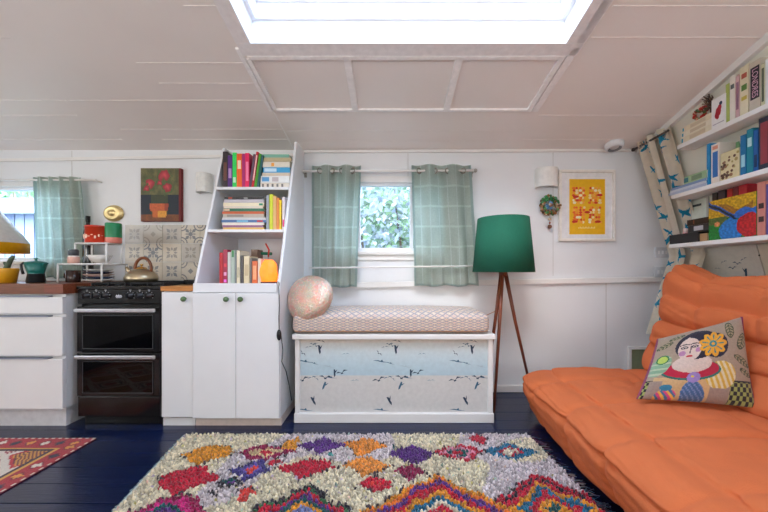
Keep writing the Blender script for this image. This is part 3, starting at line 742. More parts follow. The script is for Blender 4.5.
b = MB(); b.lathe([(.0001,0),(.02,0),(.02,.01),(.004,.014),(.004,.2),(.0001,.2)], seg=12, col=(190,180,170)); b.tube([(-.05,0,.215),(.025,0,.212)], .011, 10, (18,120,90)); b.tube([(.0,0,.19),(.012,-.02,.24),(-.012,-.02,.285)], .006, 8, (206,66,50))
b.build('figure', PAINT, t)

# ---------------- bench ----------------
NX0, NX1 = on(294.5, 2.13), on(493.5, 2.13)
bxc = (NX0+NX1)/2; hw = (NX1-NX0)/2
t = thing('storage_bench', 'white box bench papered with blue bird wallpaper below the middle window', 'bench', (bxc, 2.40, 0))
b = MB(); b.box(-hw+.02, hw-.02, -.245, .25, .01, .553); b.build('body', WHITE, t)
b = MB(); b.box(-hw-.012, hw+.012, -.285, .262, .5535, .588); b.build('lid', TRIM, t, bevel=.005)
b = MB(); b.box(-hw-.004, hw+.004, -.272, .255, .0, .062); b.box(-hw, -hw+.032, -.262, -.2455, .0625, .553); b.box(hw-.032, hw, -.262, -.2455, .0625, .553)
b.box(hw-.02, hw, -.245, .25, .0625, .553); b.box(-hw, -hw+.02, -.245, .25, .0625, .553)
b.build('frame', TRIM, t, bevel=.004)
def bird(b, fn, x, z, s, a, kind, col):
    """kind 0: gliding, wings up; 1: diving; 2: long thin line of wings"""
    sh = {0: [[(-1,.25),(-.5,.42),(0,.05),(-.45,.2)], [(0,.05),(.5,.5),(1.1,.2),(.5,.25)], [(-.15,.1),(.15,.1),(.2,-.1),(-.2,-.12)]],
          1: [[(-.15,.9),(.2,.8),(.25,-.5),(0,-.9),(-.15,-.3)], [(.15,.4),(.7,.9),(.3,.1)]],
          2: [[(-1.6,.12),(-.6,.22),(.2,.05),(1.6,-.15),(.2,-.12),(-.6,.02)], [(-.2,.05),(.2,.4),(.35,0)]],
          3: [[(-.9,-.1),(-.3,.2),(0,0),(-.3,.05)], [(0,0),(.3,.25),(.9,0),(.3,.1)]]}[kind]
    for poly in sh:
        b.face([fn(x+s*(u*cos(a)-v*sin(a)), z+s*(u*sin(a)+v*cos(a))) for u, v in poly], col)
PWX0, PWX1, PZ0, PZ1 = -hw+.033, hw-.033, .063, .552
b = MB()
bands = []
stops = [(.0,(206,204,200)),(.49,(208,206,201)),(.50,(178,202,211)),(.62,(184,206,213)),(.80,(200,214,217)),(.94,(212,216,214)),(.96,(214,206,194)),(1,(214,206,194))]
for i in range(50):
    m_ = (i+.5)/50
    for (a, ca), (c_, cb_) in zip(stops, stops[1:]):
        if a <= m_ <= c_: col = mixc(ca, cb_, (m_-a)/(c_-a))
    bands.append((i/50, (i+1)/50, col))
for a, c_, col in bands:
    b.box(PWX0, PWX1, -.2475, -.2455, PZ0+(PZ1-PZ0)*a, PZ0+(PZ1-PZ0)*c_, col)
fnb = lambda x, z: (x, -.2482, z)
D1, D2, D3 = (28,56,80), (50,96,122), (120,154,168)
pat = [(0, .02, .74, .013, 0, 0, D1), (.015,.62,.60,.0,0,0,D1)]
lst = [(.012,.80,.012,-.8,0,D1),(.055,.885,.014,.1,3,D2),(.085,.92,.012,.0,0,D2),(.105,.90,.014,-.4,0,D2),(.125,.85,.026,.1,1,D1),(.135,.965,.018,-.3,3,D1),(.30,.79,.016,0,3,D3),
       (.03,.69,.026,-.05,2,D2),(.09,.665,.016,-.2,2,D2),(.015,.43,.022,.3,0,D1),(.075,.47,.018,.2,3,D2),(.10,.46,.016,-.7,3,D2),(.165,.46,.022,-.1,0,D1),(.20,.47,.02,0,2,D2),(.155,.36,.024,-.4,1,D2),
       (.225,.53,.022,0,1,D1),(.275,.53,.02,.3,0,D1),(.19,.62,.02,-.1,2,(170,190,196)),(.36,.43,.016,0,3,D3),(.085,.15,.026,.5,1,D1),(.03,.03,.026,0,2,D2)]
wpw = PWX1-PWX0
for rep in range(3):
    for (u, v, s, a, k, col) in lst:
        s *= 2.0 if k in (0, 3) else 1.35
        x = PWX0+(u+rep*.505)*1.005
        if x < PWX0+.01 or x > PWX1-.03: continue
        bird(b, fnb, x, PZ0+(PZ1-PZ0)*v, s*1.0, a, k, col)
b.build('wallpaper_panel', PAINT, t)
# mattress
t = thing('bench_cushion', 'long beige patterned seat cushion on the storage bench', 'cushion', (bxc-.02, 2.38, .5885))
L_, D_ = on(490, 2.12)-on(289, 2.12), .53
def lattice(x, y):
    c = .052; a = (x+y*1.0)/c; d = (x-y*1.0)/c
    fa, fd = a-math.floor(a), d-math.floor(d); e = min(fa, 1-fa, fd, 1-fd)
    if e < .11: return (158,150,156)
    k = (int(math.floor(a))*3+int(math.floor(d))*5) % 4
    if e > .32: return [(230,204,166),(222,182,164),(230,214,190),(220,188,146)][k]
    return (220,198,180)
b = MB()
def sec(v):  # closed rounded section
    a = 2*pi*v
    cx, sz = cos(a), sin(a)
    p = 6.5
    k = (abs(cx)**p+abs(sz)**p)**(-1/p); return cx*k, sz*k
def matt(u, v):
    cy, sz = sec(v); x = (u-.5)*2
    e = max(0, abs(x)-.93)/.07; sc = (1-e**2.6)**(1/2.6) if e < 1 else 0
    X = x*L_/2; hgt = .064
    zc_ = .0645
    return (X, cy*D_/2*(.6+.4*sc if sc > 0 else .6)*(1 if sc > .0 else 1), zc_+sz*hgt*max(sc, .02)+(.022*(1-abs(cy)**2)*(1-x**4) if sz > 0 else 0)+.004*nz(X*6, cy*3, 1.0)*(1 if sz > 0 else 0))
def mcol(u, v):
    X = (u-.5)*L_; cy, sz = sec(v)
    perim = v*2*(D_+.11)
    if sz < -.9: return (200,180,164)
    yy = cy*D_/2 if abs(sz) > .98 else sz*.05+(.30 if cy < 0 else .8)
    yy = perim
    if .085 < (sz+1)/2 < .16 and cy < -.7: return (206,160,130)
    return lattice(X, yy)
b.grid(270, 230, matt, mcol, True, cv=True)
b.build('cover', CLOTH, t)
# sequin pillow
c0 = at(311.5, 299, 2.22)
t = thing('round_cushion', 'round pink sequinned cushion at the left end of the bench', 'cushion', (c0[0]-.008, 2.20, .672))
b = MB()
tilt = Matrix.Rotation(radians(-22), 3, 'X') @ Matrix.Rotation(radians(-16), 3, 'Z')
Rr = .167
def seq(u, v):
    a = 2*pi*u; ph = pi*v
    r = sin(ph)**.75*Rr*(1+.03*sin(3*a+1)); y = -cos(ph)*.072
    p = tilt @ Vector((r*cos(a), y, r*sin(a)*.98)); return (p.x, p.y, p.z+.148)
rr = random.Random(8)
def scol(u, v):
    if v > .55: return (206,206,214)
    q = nz(cos(2*pi*u)*v*5, sin(2*pi*u)*v*5, 2.2)
    c = mixc((226,176,160), (200,190,170), .5+q*1.4); r_ = rr.random()
    return mixc(c, rr.choice([(240,150,140),(190,210,190),(230,200,140),(250,230,220)]), .5*r_)
b.grid(72, 44, seq, scol, False, cu=True)
b.build('cover', mat('sequins', (0,0,0), .3, .55, attr=True, bump=.6, bscale=90), t)

# ---------------- curtains and rods ----------------
CURT = mat('sheer_green_linen', (0,0,0), .9, attr=True, noise_amt=.06, scale=90, trans=.68, bump=.2, bscale=300)
def curtain(label, x0t, x1t, x0b, x1b, zt, zb, yc, nf, amp, seed, group, pull=0):
    t = thing('curtain', label, 'curtain', ((x0t+x1t)/2, yc, zb), 0, group)
    cx = (x0t+x1t)/2; rr = random.Random(seed); ph = rr.random()*6
    def ypos(u, v): return amp*sin(2*pi*nf*u+ph*0+pi/2*0)*(.55+.45*v)+.008*sin(2*pi*nf*2.3*u+ph)*(1-v)
    def f(u, v):
        xt = x0t+(x1t-x0t)*u; xb = x0b+(x1b-x0b)*u
        s = v+0*.1; pinch = 1-.0*sin(pi*v)
        x = xb*(1-s)+xt*s+.006*sin(2*pi*nf*u*2+ph)*(1-v)+.004*nz(u*4, v*4, 1, seed)
        return (x-cx, ypos(u, v), (zt-zb)*v+(.006*sin(2*pi*nf*u)+.012*nz(u*3, seed, 1))*(1-v))
    def cfn(u, v):
        c = mixc((198,208,200), (208,216,208), .5+nz(u*3, v*3, 2, seed))
        U = u*((x1t-x0t)*1.5)/.105; V = v*(zt-zb)/.16
        if abs(V-round(V)) < .035: c = (220,230,222)
        if abs(U-round(U)) < .045: c = (220,228,224)
        if u < .03 or u > .97 or v < .025: c = (184,200,196)
        return c
    b = MB(); b.grid(84, 60, f, cfn); b.build('panel', CURT, t, solid=.0016)
    b = MB()
    return t, f, cx
def grommet(t, x, y, z, ang=0):
    b = MB(); r = .021
    b.tube([(x+r*cos(a)*cos(ang), y+r*cos(a)*sin(ang), z+r*sin(a)) for a in [2*pi*i/18 for i in range(18)]], .0048, 8, cyc=True)
    b.build('grommet', CHROME, t)
RZ = EYE-(171-HY)/F*2.60
RY = 2.60
ta, f, cx = curtain('pale green curtain on the left side of the middle window', on(312,RY), on(361,RY), on(311,RY), on(356,RY), RZ+.045, EYE-(287-HY)/F*RY, RY, 2.5, .026, 3, 'green curtains of the middle window')
for u, an in ((.17,1.2),(.42,-1.1),(.62,1.0),(.83,-1.0)):
    p = f(u, .93); grommet(ta, p[0], p[1]*0-.004, RZ-ta.location.z, an*.55)
ta, f, cx = curtain('pale green curtain on the right side of the middle window', on(411.5,RY), on(471,RY), on(414,RY), on(478,RY), RZ+.05, EYE-(286-HY)/F*RY, RY, 2.5, .026, 8, 'green curtains of the middle window')
for u, an in ((.12,1.2),(.38,-1.1),(.60,1.0),(.86,-1.0)):
    p = f(u, .93); grommet(ta, p[0], -.004, RZ-ta.location.z, an*.55)
# rod
t = thing('curtain_rod', 'white curtain rod with grommet curtains above the middle window', 'curtain rod', (on(390,RY), RY, RZ))
b = MB(); b.tube([(on(298,RY),0,-.003),(on(474,RY),0,.004)], .0095, 12); b.build('rod', TRIM, t)
b = MB(); b.ball((on(475.5,RY),0,.004), .016, .016, .016); b.build('finial', CHROME, t)
for X in (on(303,RY), on(472,RY)+.01):
    b = MB(); b.box(X-.006, X+.006, 0.008, YW-RY-.001, -.008, .008); b.box(X-.012, X+.012, YW-RY-.006, YW-RY-.001, -.03, .03); b.build('bracket', CHROME, t)
t = thing('curtain_rail', 'thin white rail holding the lower ends of the middle curtains', 'curtain rail', (on(390,2.55), 2.55, EYE-(267-HY)/F*2.55))
b = MB(); b.tube([(on(309,2.55),0,-.008),(on(475,2.55),0,.008)], .0065, 10); b.build('rail', TRIM, t)
for X, dz in ((on(311,2.55),-.007),(on(474,2.55),.007)):
    b = MB(); b.box(X-.005, X+.005, .006, YW-2.55-.001, dz-.006, dz+.006); b.build('bracket', TRIM, t)
# left curtain
ta, f, cx = curtain('pale green curtain over the right side of the kitchen window', on(33,RY), on(80,RY), on(36,RY), on(91,RY), EYE-(177-HY)/F*RY, EYE-(278-HY)/F*RY, RY, 4.5, .02, 12, None)
t = thing('curtain_rod', 'thin curtain rod above the kitchen window at left', 'curtain rod', (on(60,RY), RY, EYE-(180-HY)/F*RY))
b = MB(); b.tube([(on(-40,RY)-on(60,RY),0,0),(on(96,RY)-on(60,RY),0,0)], .008, 10); b.build('rod', TRIM, t)
b = MB(); X = on(93,RY)-on(60,RY); b.box(X-.005, X+.005, .006, YW-RY-.001, -.006, .006); b.build('bracket', TRIM, t)

# ---------------- floor lamp ----------------
LY = 2.42; LX = on(503, LY)
t = thing('floor_lamp', 'tripod floor lamp with dark green drum shade and wooden legs', 'lamp', (LX, LY, 0))
zt_, zb_ = EYE-(218.5-HY)/F*LY, EYE-(272-HY)/F*LY
b = MB(); rt, rb = 24.5/F*LY, 29.5/F*LY
b.lathe([(rb, zb_), (rt, zt_)], seg=56, close=False)
b.build('lamp_shade', mat('green_velvet', (6,88,66), .85, noise_amt=.05, scale=60, bump=.1, bscale=300), t, solid=.003)
b = MB()
for a in range(3): b.tube([(0,0,zt_-.03),(rt*.985*cos(a*2.09+.4),rt*.985*sin(a*2.09+.4),zt_-.012)], .0025, 6)
b.lathe([(.018,zb_+.02),(.02,zb_+.08),(.0001,zb_+.08)], seg=16); b.build('shade_frame', BLACK, t)
LEGW = mat('walnut', (118,58,34), .4, noise_amt=.3, scale=8, stretch=(8,8,1))
ends = [at(533, 391, 2.52), at(494, 411.5, 2.28), at(484, 398, 2.545)]
for e in ends:
    ex, ey = e[0]-LX, e[1]-LY; b = MB()
    b.tube([(ex*.06, ey*.06, zb_+.015), (ex*.4, ey*.4, (zb_)*.62), (ex, ey, .006)], lambda s: .016-.007*s, 8)
    b.build('leg', LEGW, t)
b = MB(); b.lathe([(.0001,zb_-.03),(.03,zb_-.03),(.03,zb_+.02),(.0001,zb_+.02)], seg=18); b.build('hub', LEGW, t)
b = MB(); b.tube([(-.02,-.02,zb_-.02),(-.035,-.015,.84),(-.02,.02,.80),(.0,.03,.72),(-.10,.08,.66),(-.13,.1,.5)], .0025, 6); b.build('cord', mat('amber_cord', (188,120,60), .5), t)

# ---------------- right side of the back wall ----------------
A = at(557.5, 170.5, YW); B = at(613.5, 241.5, YW); fw, fh = B[0]-A[0], A[2]-B[2]
t = thing('framed_poster', 'white-framed yellow poster with orange shapes on the back wall', 'poster', ((A[0]+B[0])/2, YW, B[2]))
b = MB(); q = .022
b.box(-fw/2,fw/2,-.028,-.001,0,q); b.box(-fw/2,fw/2,-.028,-.001,fh-q,fh); b.box(-fw/2,-fw/2+q,-.028,-.001,q,fh-q); b.box(fw/2-q,fw/2,-.028,-.001,q,fh-q)
b.build('frame', mat('frame_white', (236,230,220), .4), t, bevel=.003)
b = MB(); b.box(-fw/2+q,fw/2-q,-.012,-.0015,q,fh-q); b.build('mount', mat('mount_card', (232,230,228), .8), t)
P0, P1 = at(568.5, 179.5, YW), at(604, 234.5, YW); ox = (A[0]+B[0])/2; oz = B[2]
x0, x1, z0, z1 = P0[0]-ox, P1[0]-ox, P1[2]-oz, P0[2]-oz
b = MB(); b.box(x0, x1, -.0135, -.0122, z0, z1, (240,184,16)); pw_, ph_ = x1-x0, z1-z0
rr = random.Random(21)
oc = [(238,120,30),(244,156,50),(220,66,30),(248,222,160),(250,236,200),(236,100,40),(246,170,70)]
for row in range(15):
    for k in range(9):
        u = .10+.8*(k+rr.uniform(.1,.6))/9; v = .22+.66*row/15
        if .46 < u < .52 or (.50 < v < .55): continue
        cc = rr.choice(oc); s_ = rr.uniform(.03,.06)
        X, Zc = x0+pw_*u, z0+ph_*v
        n = 7; b.face([(X+pw_*s_*cos(2*pi*i/n), -.0139-.0001*(k%3), Zc+ph_*.024*sin(2*pi*i/n)) for i in range(n)], cc)
for (u, v) in ((.18,.68),(.85,.71),(.5,.40),(.8,.23),(.15,.23)):
    X, Zc = x0+pw_*u, z0+ph_*v; b.face([(X+pw_*.085*cos(2*pi*i/9), -.0144, Zc+ph_*.024*sin(2*pi*i/9)) for i in range(9)], (206,44,28))
for i in range(12):
    X = x0+pw_*(.25+.04*i); b.box(X, X+pw_*.026, -.0142, -.0134, z0+ph_*.105, z0+ph_*(.125+.012*(i%2)), (252,226,150))
b.build('print', PAINT, t)
# wreath
Wc = at(548, 206, YW)
t = thing('wreath', 'little green and brown wreath ornament with beads below the wall light', 'wreath', (Wc[0], YW-.03, Wc[2]))
b = MB(); rr = random.Random(31)
for i in range(150):
    a = rr.uniform(0, 2*pi); r_ = rr.uniform(.045, .082); c_ = rr.choice([(44,104,58),(70,130,70),(130,90,50),(160,110,60),(90,60,40),(200,170,140)]) if a > 3.0 or rr.random() < .5 else rr.choice([(40,110,60),(60,140,80)])
    b.ball((r_*cos(a), rr.uniform(-.018,.012), r_*sin(a)), .011, .009, .011, c_, 6, 4)
b.build('ring', PAINT, t)
b = MB()
for i in range(22):
    a = rr.uniform(0, 2*pi); r_ = rr.uniform(0, .035); b.ball((r_*cos(a), rr.uniform(-.02,0), r_*sin(a)), .012, .009, .012, rr.choice([(220,210,200),(150,100,70),(90,140,180),(200,150,90)]), 6, 4)
b.build('figurines', PAINT, t)
b = MB(); b.tube([(0,0,-.08),(0,0,-.18)], .0015, 5, (120,90,60)); b.ball((0,0,-.115), .014,.012,.012,(206,180,150)); b.ball((0,0,-.145), .008,.008,.008,(160,60,40)); b.ball((0,0,-.175), .017,.014,.018,(120,74,52)); b.build('pendant', PAINT, t)
# smoke alarm on sloped ceiling
sy = 2.585; S = (on(614, sy), sy, cz(sy))
t = thing('smoke_alarm', 'round white smoke alarm on the ceiling near the back wall', 'smoke alarm', S); t.rotation_euler = (radians(-11), 0, 0); t.scale = (.84, .84, 1.35)
b = MB(); b.lathe([(.0001,-.028),(.03,-.030),(.036,-.026),(.05,-.030),(.056,-.036),(.068,-.034),(.078,-.02),(.08,-.001),(.0001,-.001)][::-1], seg=36, col=lambda j: (120,124,130) if j in (4,5) else (226,226,228)); b.build('body', PAINT, t)
# sockets
for (px_, py_, lab) in ((661.5, 252.5, 'white double switch plate, upper one beside the bird curtain'), (661, 272, 'white double switch plate, lower one at the dado rail')):
    p = at(px_, py_, YW-.03 if py_ > 260 else YW); t = thing('switch_plate', lab, 'switch', p, 0, 'white switch plates')
    b = MB(); b.box(-.06, .06, -.01, -.001 if py_ < 260 else .0, -.043, .043); b.build('plate', mat('switch_plastic', (206,208,212), .3), t, bevel=.003)
    for dx in (-.03, .0, .03):
        b = MB(); b.box(dx-.008, dx+.008, -.013, -.0102, -.014, .014); b.build('switch', WHITE, t, bevel=.001)
# vent / hatch
A = at(627, 346, YW); B = at(657, 374, YW)
t = thing('hatch', 'small white-framed green panel low on the wall behind the orange sofa', 'hatch', ((A[0]+B[0])/2, YW, B[2]))
w2, h2 = (B[0]-A[0])/2, A[2]-B[2]; b = MB(); q = .025
b.box(-w2,w2,-.022,-.001,h2-q,h2); b.box(-w2,w2,-.022,-.001,0,q); b.box(-w2,-w2+q,-.022,-.001,q,h2-q); b.box(w2-q,w2,-.022,-.001,q,h2-q); b.build('frame', TRIM, t, bevel=.003)
b = MB(); b.box(-w2+q,w2-q,-.008,-.0015,q,h2-q); b.build('panel', mat('sage_panel', (134,144,112), .7), t)

# ---------------- right wall: bird panel, curtain, shelves ----------------
b = MB()
def rp(Y, Z, off): return (rx(Y, Z)-off, Y, Z)
for (Ya, Yb, Za, Zb, col) in ((2.42, 1.985, .62, 1.165, (214,210,196)), (1.975, .8, .62, 1.165, (216,206,184))):
    b.hexa(rq(Ya, Yb, Za, Zb, -.009, .0085), col)
for (Y_, Z_, s, a, k) in ((2.22,1.065,.03,-.4,3),(2.13,1.05,.03,.1,0),(2.17,1.02,.03,-.1,0),(2.09,.99,.035,.2,1),(2.08,1.08,.03,-.5,3),(1.86,.99,.03,0,3),(2.28,1.02,.025,0,3),(1.72,1.02,.03,.2,0),(1.5,1.05,.03,0,3),(1.3,1.0,.035,0,0)):
    bird(b, lambda y, z: rp(y, z, .0105), Y_, Z_, s, a, k, (44,82,104))
struct(b.build('trim_9', PAINT))
b = MB()
for z in (.72, .9, 1.10):
    p = rp(1.98, z, .012); b.ball(p, .004, .005, .005)
struct(b.build('trim_10', mat('screw_dark', (70,64,60), .5)))
# bird curtain
t = thing('curtain', 'cream curtain printed with turquoise birds in the right corner', 'curtain', (2.0, 2.5, .50), 0)
def bc(Y0, Y1, nf, seed, zt, zb, off, nm):
    rb = random.Random(seed); marks = []
    Wd = abs(Y1-Y0)*1.35; Hd = zt-zb
    for i in range(16):
        marks.append((Wd*(rb.uniform(.1,.9)), Hd*((i+rb.uniform(.2,.8))/16), rb.uniform(.035,.06), rb.uniform(-1.2,1.2), rb.choice((1,-1))))
    def f(u, v):
        Z_ = zb+(zt-zb)*v; Y_ = Y0+(Y1-Y0)*u*(.8+.2*v)
        x = rx(Y_, max(Z_, 1.12))-off-.3*max(0, 1.12-Z_)-.02*sin(2*pi*nf*u)-.006*sin(2*pi*nf*2*u+seed)
        return (x-2.0, Y_-2.5, Z_-.50)
    def cf(u, v):
        for (mu, mv, sz_, a, fl_) in marks:
            du, dv = u*Wd-mu, v*Hd-mv; p = (du*cos(a)+dv*sin(a))/sz_*fl_; q = (-du*sin(a)+dv*cos(a))/sz_
            if (p/1.0)**2+(q/.22)**2 < 1: return (30,140,176)
            if 0 < q < 1.1 and abs(p-.1-q*.35) < .26*(1.1-q): return (30,140,176)
            if 0 > q > -.8 and abs(p+q*.3) < .2*(.8+q): return (40,150,184)
        return (226,216,196)
    b = MB(); b.grid(60, 300, f, cf); b.build('panel', mat('bird_linen', (0,0,0), .9, attr=True, trans=.25, noise_amt=.05), t, solid=.0016)
    return f
f1 = bc(2.60, 2.44, 1.5, 5, 2.035, .5, .06, 0)
f2 = bc(2.42, 2.30, 1.0, 17, 2.045, .5, .04, 0)
for f_, us in ((f1, (.25,.75)), (f2, (.5,))):
    for u in us:
        p = f_(u, .975); b = MB(); r = .021
        b.tube([(p[0]-.006, p[1]+r*cos(a)*.8, p[2]+r*sin(a)) for a in [2*pi*i/16 for i in range(16)]], .005, 8, cyc=True); b.build('grommet', CHROME, t)
t = thing('curtain_rod', 'dark metal curtain rod in the right corner carrying the bird curtain', 'curtain rod', (rx(2.6,2.0)-.07, 2.64, 1.995))
b = MB(); b.tube([(0.0,0,0),(-.028,-.36,0.0)], .008, 10); b.ball((0,.008,0), .014,.014,.014); b.build('rod', mat('dark_metal', (90,84,80), .4, .7), t)
b = MB(); b.tube([(0,-.03,0),(.055,-.03,.0)], .005, 8); b.build('bracket', mat('dark_metal', (0,0,0)), t)

# shelves: X0 front (at Y=2.68 equivalent), Z top, Y far end
def fx(X0, Y): return X0-.08*(YW-Y)
SHELF = {'top': (1.99, 1.855, 2.20), 'mid': (2.03, 1.54, 2.30), 'low': (2.08, 1.198, 2.385)}
desc = {'top': 'uppermost of the three white book shelves on the right wall', 'mid': 'middle one of the three white book shelves on the right wall', 'low': 'lowest of the three white book shelves on the right wall'}
for k, (X0, Z, Yf) in SHELF.items():
    Yn = .7; th = .028
    t = thing('wall_shelf', desc[k], 'shelf', (fx(X0, 1.5), 1.5, Z), 0, 'white shelves on the right wall')
    p = []
    for z in (Z-th, Z):
        p += [(fx(X0,Yf), Yf, z), (fx(X0,Yn), Yn, z), (rx(Yn,Z)-.002, Yn, z), (rx(Yf,Z)-.002, Yf, z)]
    p = [(a-fx(X0,1.5), c_-1.5, d-Z) for a, c_, d in p]
    b = MB(); b.hexa(p); b.build('board', TRIM, t, bevel=.003)
RZr = -pi/2-.08
def yof(px_, X0): return F*(X0-.08*YW)/((px_-HX)-F*.08)
GR = {'top': 'books on the uppermost wall shelf', 'mid': 'books on the middle wall shelf', 'low': 'books on the lowest wall shelf'}
def rb(k, px0, px1, ytop, col, label, dep=.12, bands=None, back=.012, kind='up', text=None, base=None, th=None, tilt=0):
    X0, Z, Yf = SHELF[k]; Xf = X0+back
    Ya, Yb_ = yof(px0, Xf), yof(px1, Xf); Ym = (Ya+Yb_)/2
    if kind == 'up':
        pm = (px0+px1)/2; h = EYE-(ytop-HY)/F*Ym-Z
        return book((fx(Xf,Ym), Ym, Z+.0006), (Ya-Yb_)*.95, h, dep, col, label, GR[k], rz=RZr, bands=bands, tilt=tilt)
    return book((fx(Xf,Ym), Ym, base), th, Ya-Yb_, dep, col, label, GR[k], rz=RZr, flat=True, bands=bands)
# top shelf
Zt = SHELF['top'][1]; z = Zt+.0008
for i, (th, col, lab, x0, x1) in enumerate(((.040,(224,214,186),'thick cream book at the bottom of the pile on the uppermost wall shelf',681,712),(.032,(230,222,200),'ivory book in the middle of the pile on the uppermost wall shelf',681.5,712.5),(.034,(226,212,182),'buff book on top of the pile on the uppermost wall shelf',682,712))):
    rb('top', x0, x1, 0, col, lab, kind='flat', base=z, th=th, dep=.11, bands=[(.02,.07,(40,150,180)),(.3,.8,(206,190,160))]); z += th+.0006
ztop = z
Xc = SHELF['top'][0]+.05; Yc = yof(700, Xc)
t = thing('ornament', 'red, green and cream heart-shaped wreath on the pile of cream books', 'ornament', (fx(Xc,Yc), Yc, ztop), RZr)
b = MB(); rr = random.Random(41)
for i in range(46):
    a = 2*pi*i/46; x = .042*sin(a)**3*1.0; zz_ = (.034*cos(a)-.013*cos(2*a)-.005*cos(3*a))+.05
    b.ball((x*1.1, rr.uniform(-.006,.006), zz_), .011,.010,.011, rr.choice([(176,36,34),(200,60,40),(90,110,60),(224,200,160),(150,40,36)]), 6, 4)
b.build('heart', PAINT, t)
Xc = SHELF['top'][0]+.06; Yc = yof(711, Xc)
t = thing('ornament', 'brown twiggy nest ornament propped beside the white card', 'ornament', (fx(Xc,Yc), Yc, ztop+.0005), RZr)
b = MB()
for i in range(60):
    p = Vector((rr.uniform(-.02,.02), rr.uniform(-.02,.02), rr.uniform(.05,.13))); d = Vector((rr.uniform(-1,1), rr.uniform(-1,1), rr.uniform(-1,1))).normalized()*.03
    b.tube([p-d, p+d], .0028, 5, rr.choice([(96,70,52),(130,98,74),(70,52,44),(110,88,84)]))
b.tube([(0,0,0),(0,0,.10)], .005, 6, (90,66,50)); b.build('twigs', PAINT, t)
Xc = SHELF['top'][0]+.006; Ya, Yb_ = yof(711.5, Xc), yof(725.5, Xc); Ym = (Ya+Yb_)/2; hC = EYE-(97-HY)/F*Ym-Zt
t = thing('greeting_card', 'white card with a red crab-like drawing standing on the uppermost wall shelf', 'card', (fx(Xc,Ym), Ym, Zt+.0008), RZr)
cw = (Ya-Yb_)/2; b = MB(); b.box(-cw, cw, 0, .004, 0, hC, (236,234,232))
for (u, v, r1, r2) in ((.0,.5,.018,.03),(.2,.62,.012,.02),(-.25,.4,.012,.02),(.35,.75,.01,.012),(-.1,.32,.01,.012)):
    b.face([(u*cw+r1*cos(2*pi*i/8), -.0006, v*hC+r2*sin(2*pi*i/8)) for i in range(8)], (186,34,50) if u < .3 else (40,60,90))
b.box(-cw*.8, cw*.8, -.0005, .0, hC*.1, hC*.13, (180,170,180)); b.build('card', PAINT, t)
T = 'top'
rb(T, 725.7, 729.3, 84, (176,190,96), 'pale green spine next to the white card on the uppermost wall shelf')
rb(T, 729.6, 735.2, 75.5, (234,228,216), 'white book right of the pale green spine on the uppermost wall shelf', bands=[(.7,.8,(80,90,90))])
rb(T, 735.5, 739.4, 76, (216,176,178), 'dusty pink book on the uppermost wall shelf', bands=[(.2,.85,(150,110,130))])
rb(T, 739.8, 748.6, 66, (228,218,186), 'thick cream book with small pictures on its spine', bands=[(.75,.85,(180,90,70)),(.5,.62,(90,130,60)),(.3,.38,(200,180,80))])
lb = rb(T, 749, 760.6, 61, (206,196,178), 'large beige book with black title label, on the uppermost wall shelf')
X0 = SHELF['top'][0]+.012; thb = (yof(749,X0)-yof(760.6,X0)); hh = EYE-(61-HY)/F*(yof(754.8,X0))-Zt
b = MB(); b.box(-thb*.36, thb*.40, -.0009, .0, hh*.22, hh*.88); b.build('title_label', mat('label_black', (34,26,40), .5), lb)
tx = bpy.data.curves.new('title', 'FONT'); tx.body = 'LONDRES'; tx.size = thb*.72; tx.align_x = 'CENTER'; tx.align_y = 'CENTER'; tx.extrude = .0003
to = bpy.data.objects.new('title_text', tx); C.objects.link(to)
dg = bpy.context.evaluated_depsgraph_get(); me = bpy.data.meshes.new_from_object(to.evaluated_get(dg)); bpy.data.objects.remove(to)
xs_ = [v.co.x for v in me.vertices]; ysz = [v.co.y for v in me.vertices]; kx = hh*.58/(max(xs_)-min(xs_)); ky = thb*.5/(max(ysz)-min(ysz))
for v in me.vertices:
    x_, y_, z_ = v.co; v.co = (y_*ky+thb*.02, -.0014-z_, -x_*kx+hh*.55)
me.materials.clear(); me.materials.append(mat('label_pink', (214,170,190), .5)); to = bpy.data.objects.new('title_text', me); C.objects.link(to); to.parent = lb
rb(T, 761, 764.8, 64, (216,214,180), 'pale book with dark lettering just right of the black-labelled book', bands=[(.1,.9,(90,100,80))])
rb(T, 765.2, 772, 58, (232,232,230), 'white book at the right edge on the uppermost wall shelf')
for i, (c_, h) in enumerate((((190,60,50),60),((60,90,120),62),((220,210,190),55))):
    pass
# middle shelf
M_ = 'mid'; Zm = SHELF[M_][1]; z = Zm+.0008
for (th, x0, x1, col, lab, bands) in ((.016,668.5,706,(170,184,206),'blue-grey magazine lying lowest on the middle wall shelf',None),(.014,670,705,(196,204,214),'pale grey magazine lying on the middle wall shelf',None),(.016,671,706,(120,146,186),'steel blue magazine under the green box on the middle wall shelf',None),(.048,684,706.5,(150,180,140),'pale green book lying on the magazines, middle wall shelf',[(.0,.2,(40,110,120)),(.35,.8,(110,140,110))])):
    rb(M_, x0, x1, 0, col, lab, kind='flat', base=z, th=th, dep=.13, bands=bands, back=.0); z += th+.0006
rb(M_, 706.6, 709.8, 144, (30,140,196), 'thin bright blue book on the middle wall shelf beside the green box', back=.01)
rb(M_, 711, 719.5, 144, (228,218,204), 'cream book with blue lettering on the middle wall shelf', bands=[(.15,.8,(40,110,180)),(.86,.95,(220,150,120))])
X0 = SHELF[M_][0]+.01; Ya, Yb_ = yof(720.3, X0), yof(739.5, X0); Ym = (Ya+Yb_)/2; hB = EYE-(151-HY)/F*Ym-Zm
t = thing('box_file', 'cream box with brown flower print on the middle wall shelf', 'box', (fx(X0,Ym), Ym, Zm+.0008), RZr)
cw = (Ya-Yb_)/2*.97; b = MB(); b.box(-cw, cw, 0, .09, 0, hB, (220,206,160)); rr = random.Random(6)
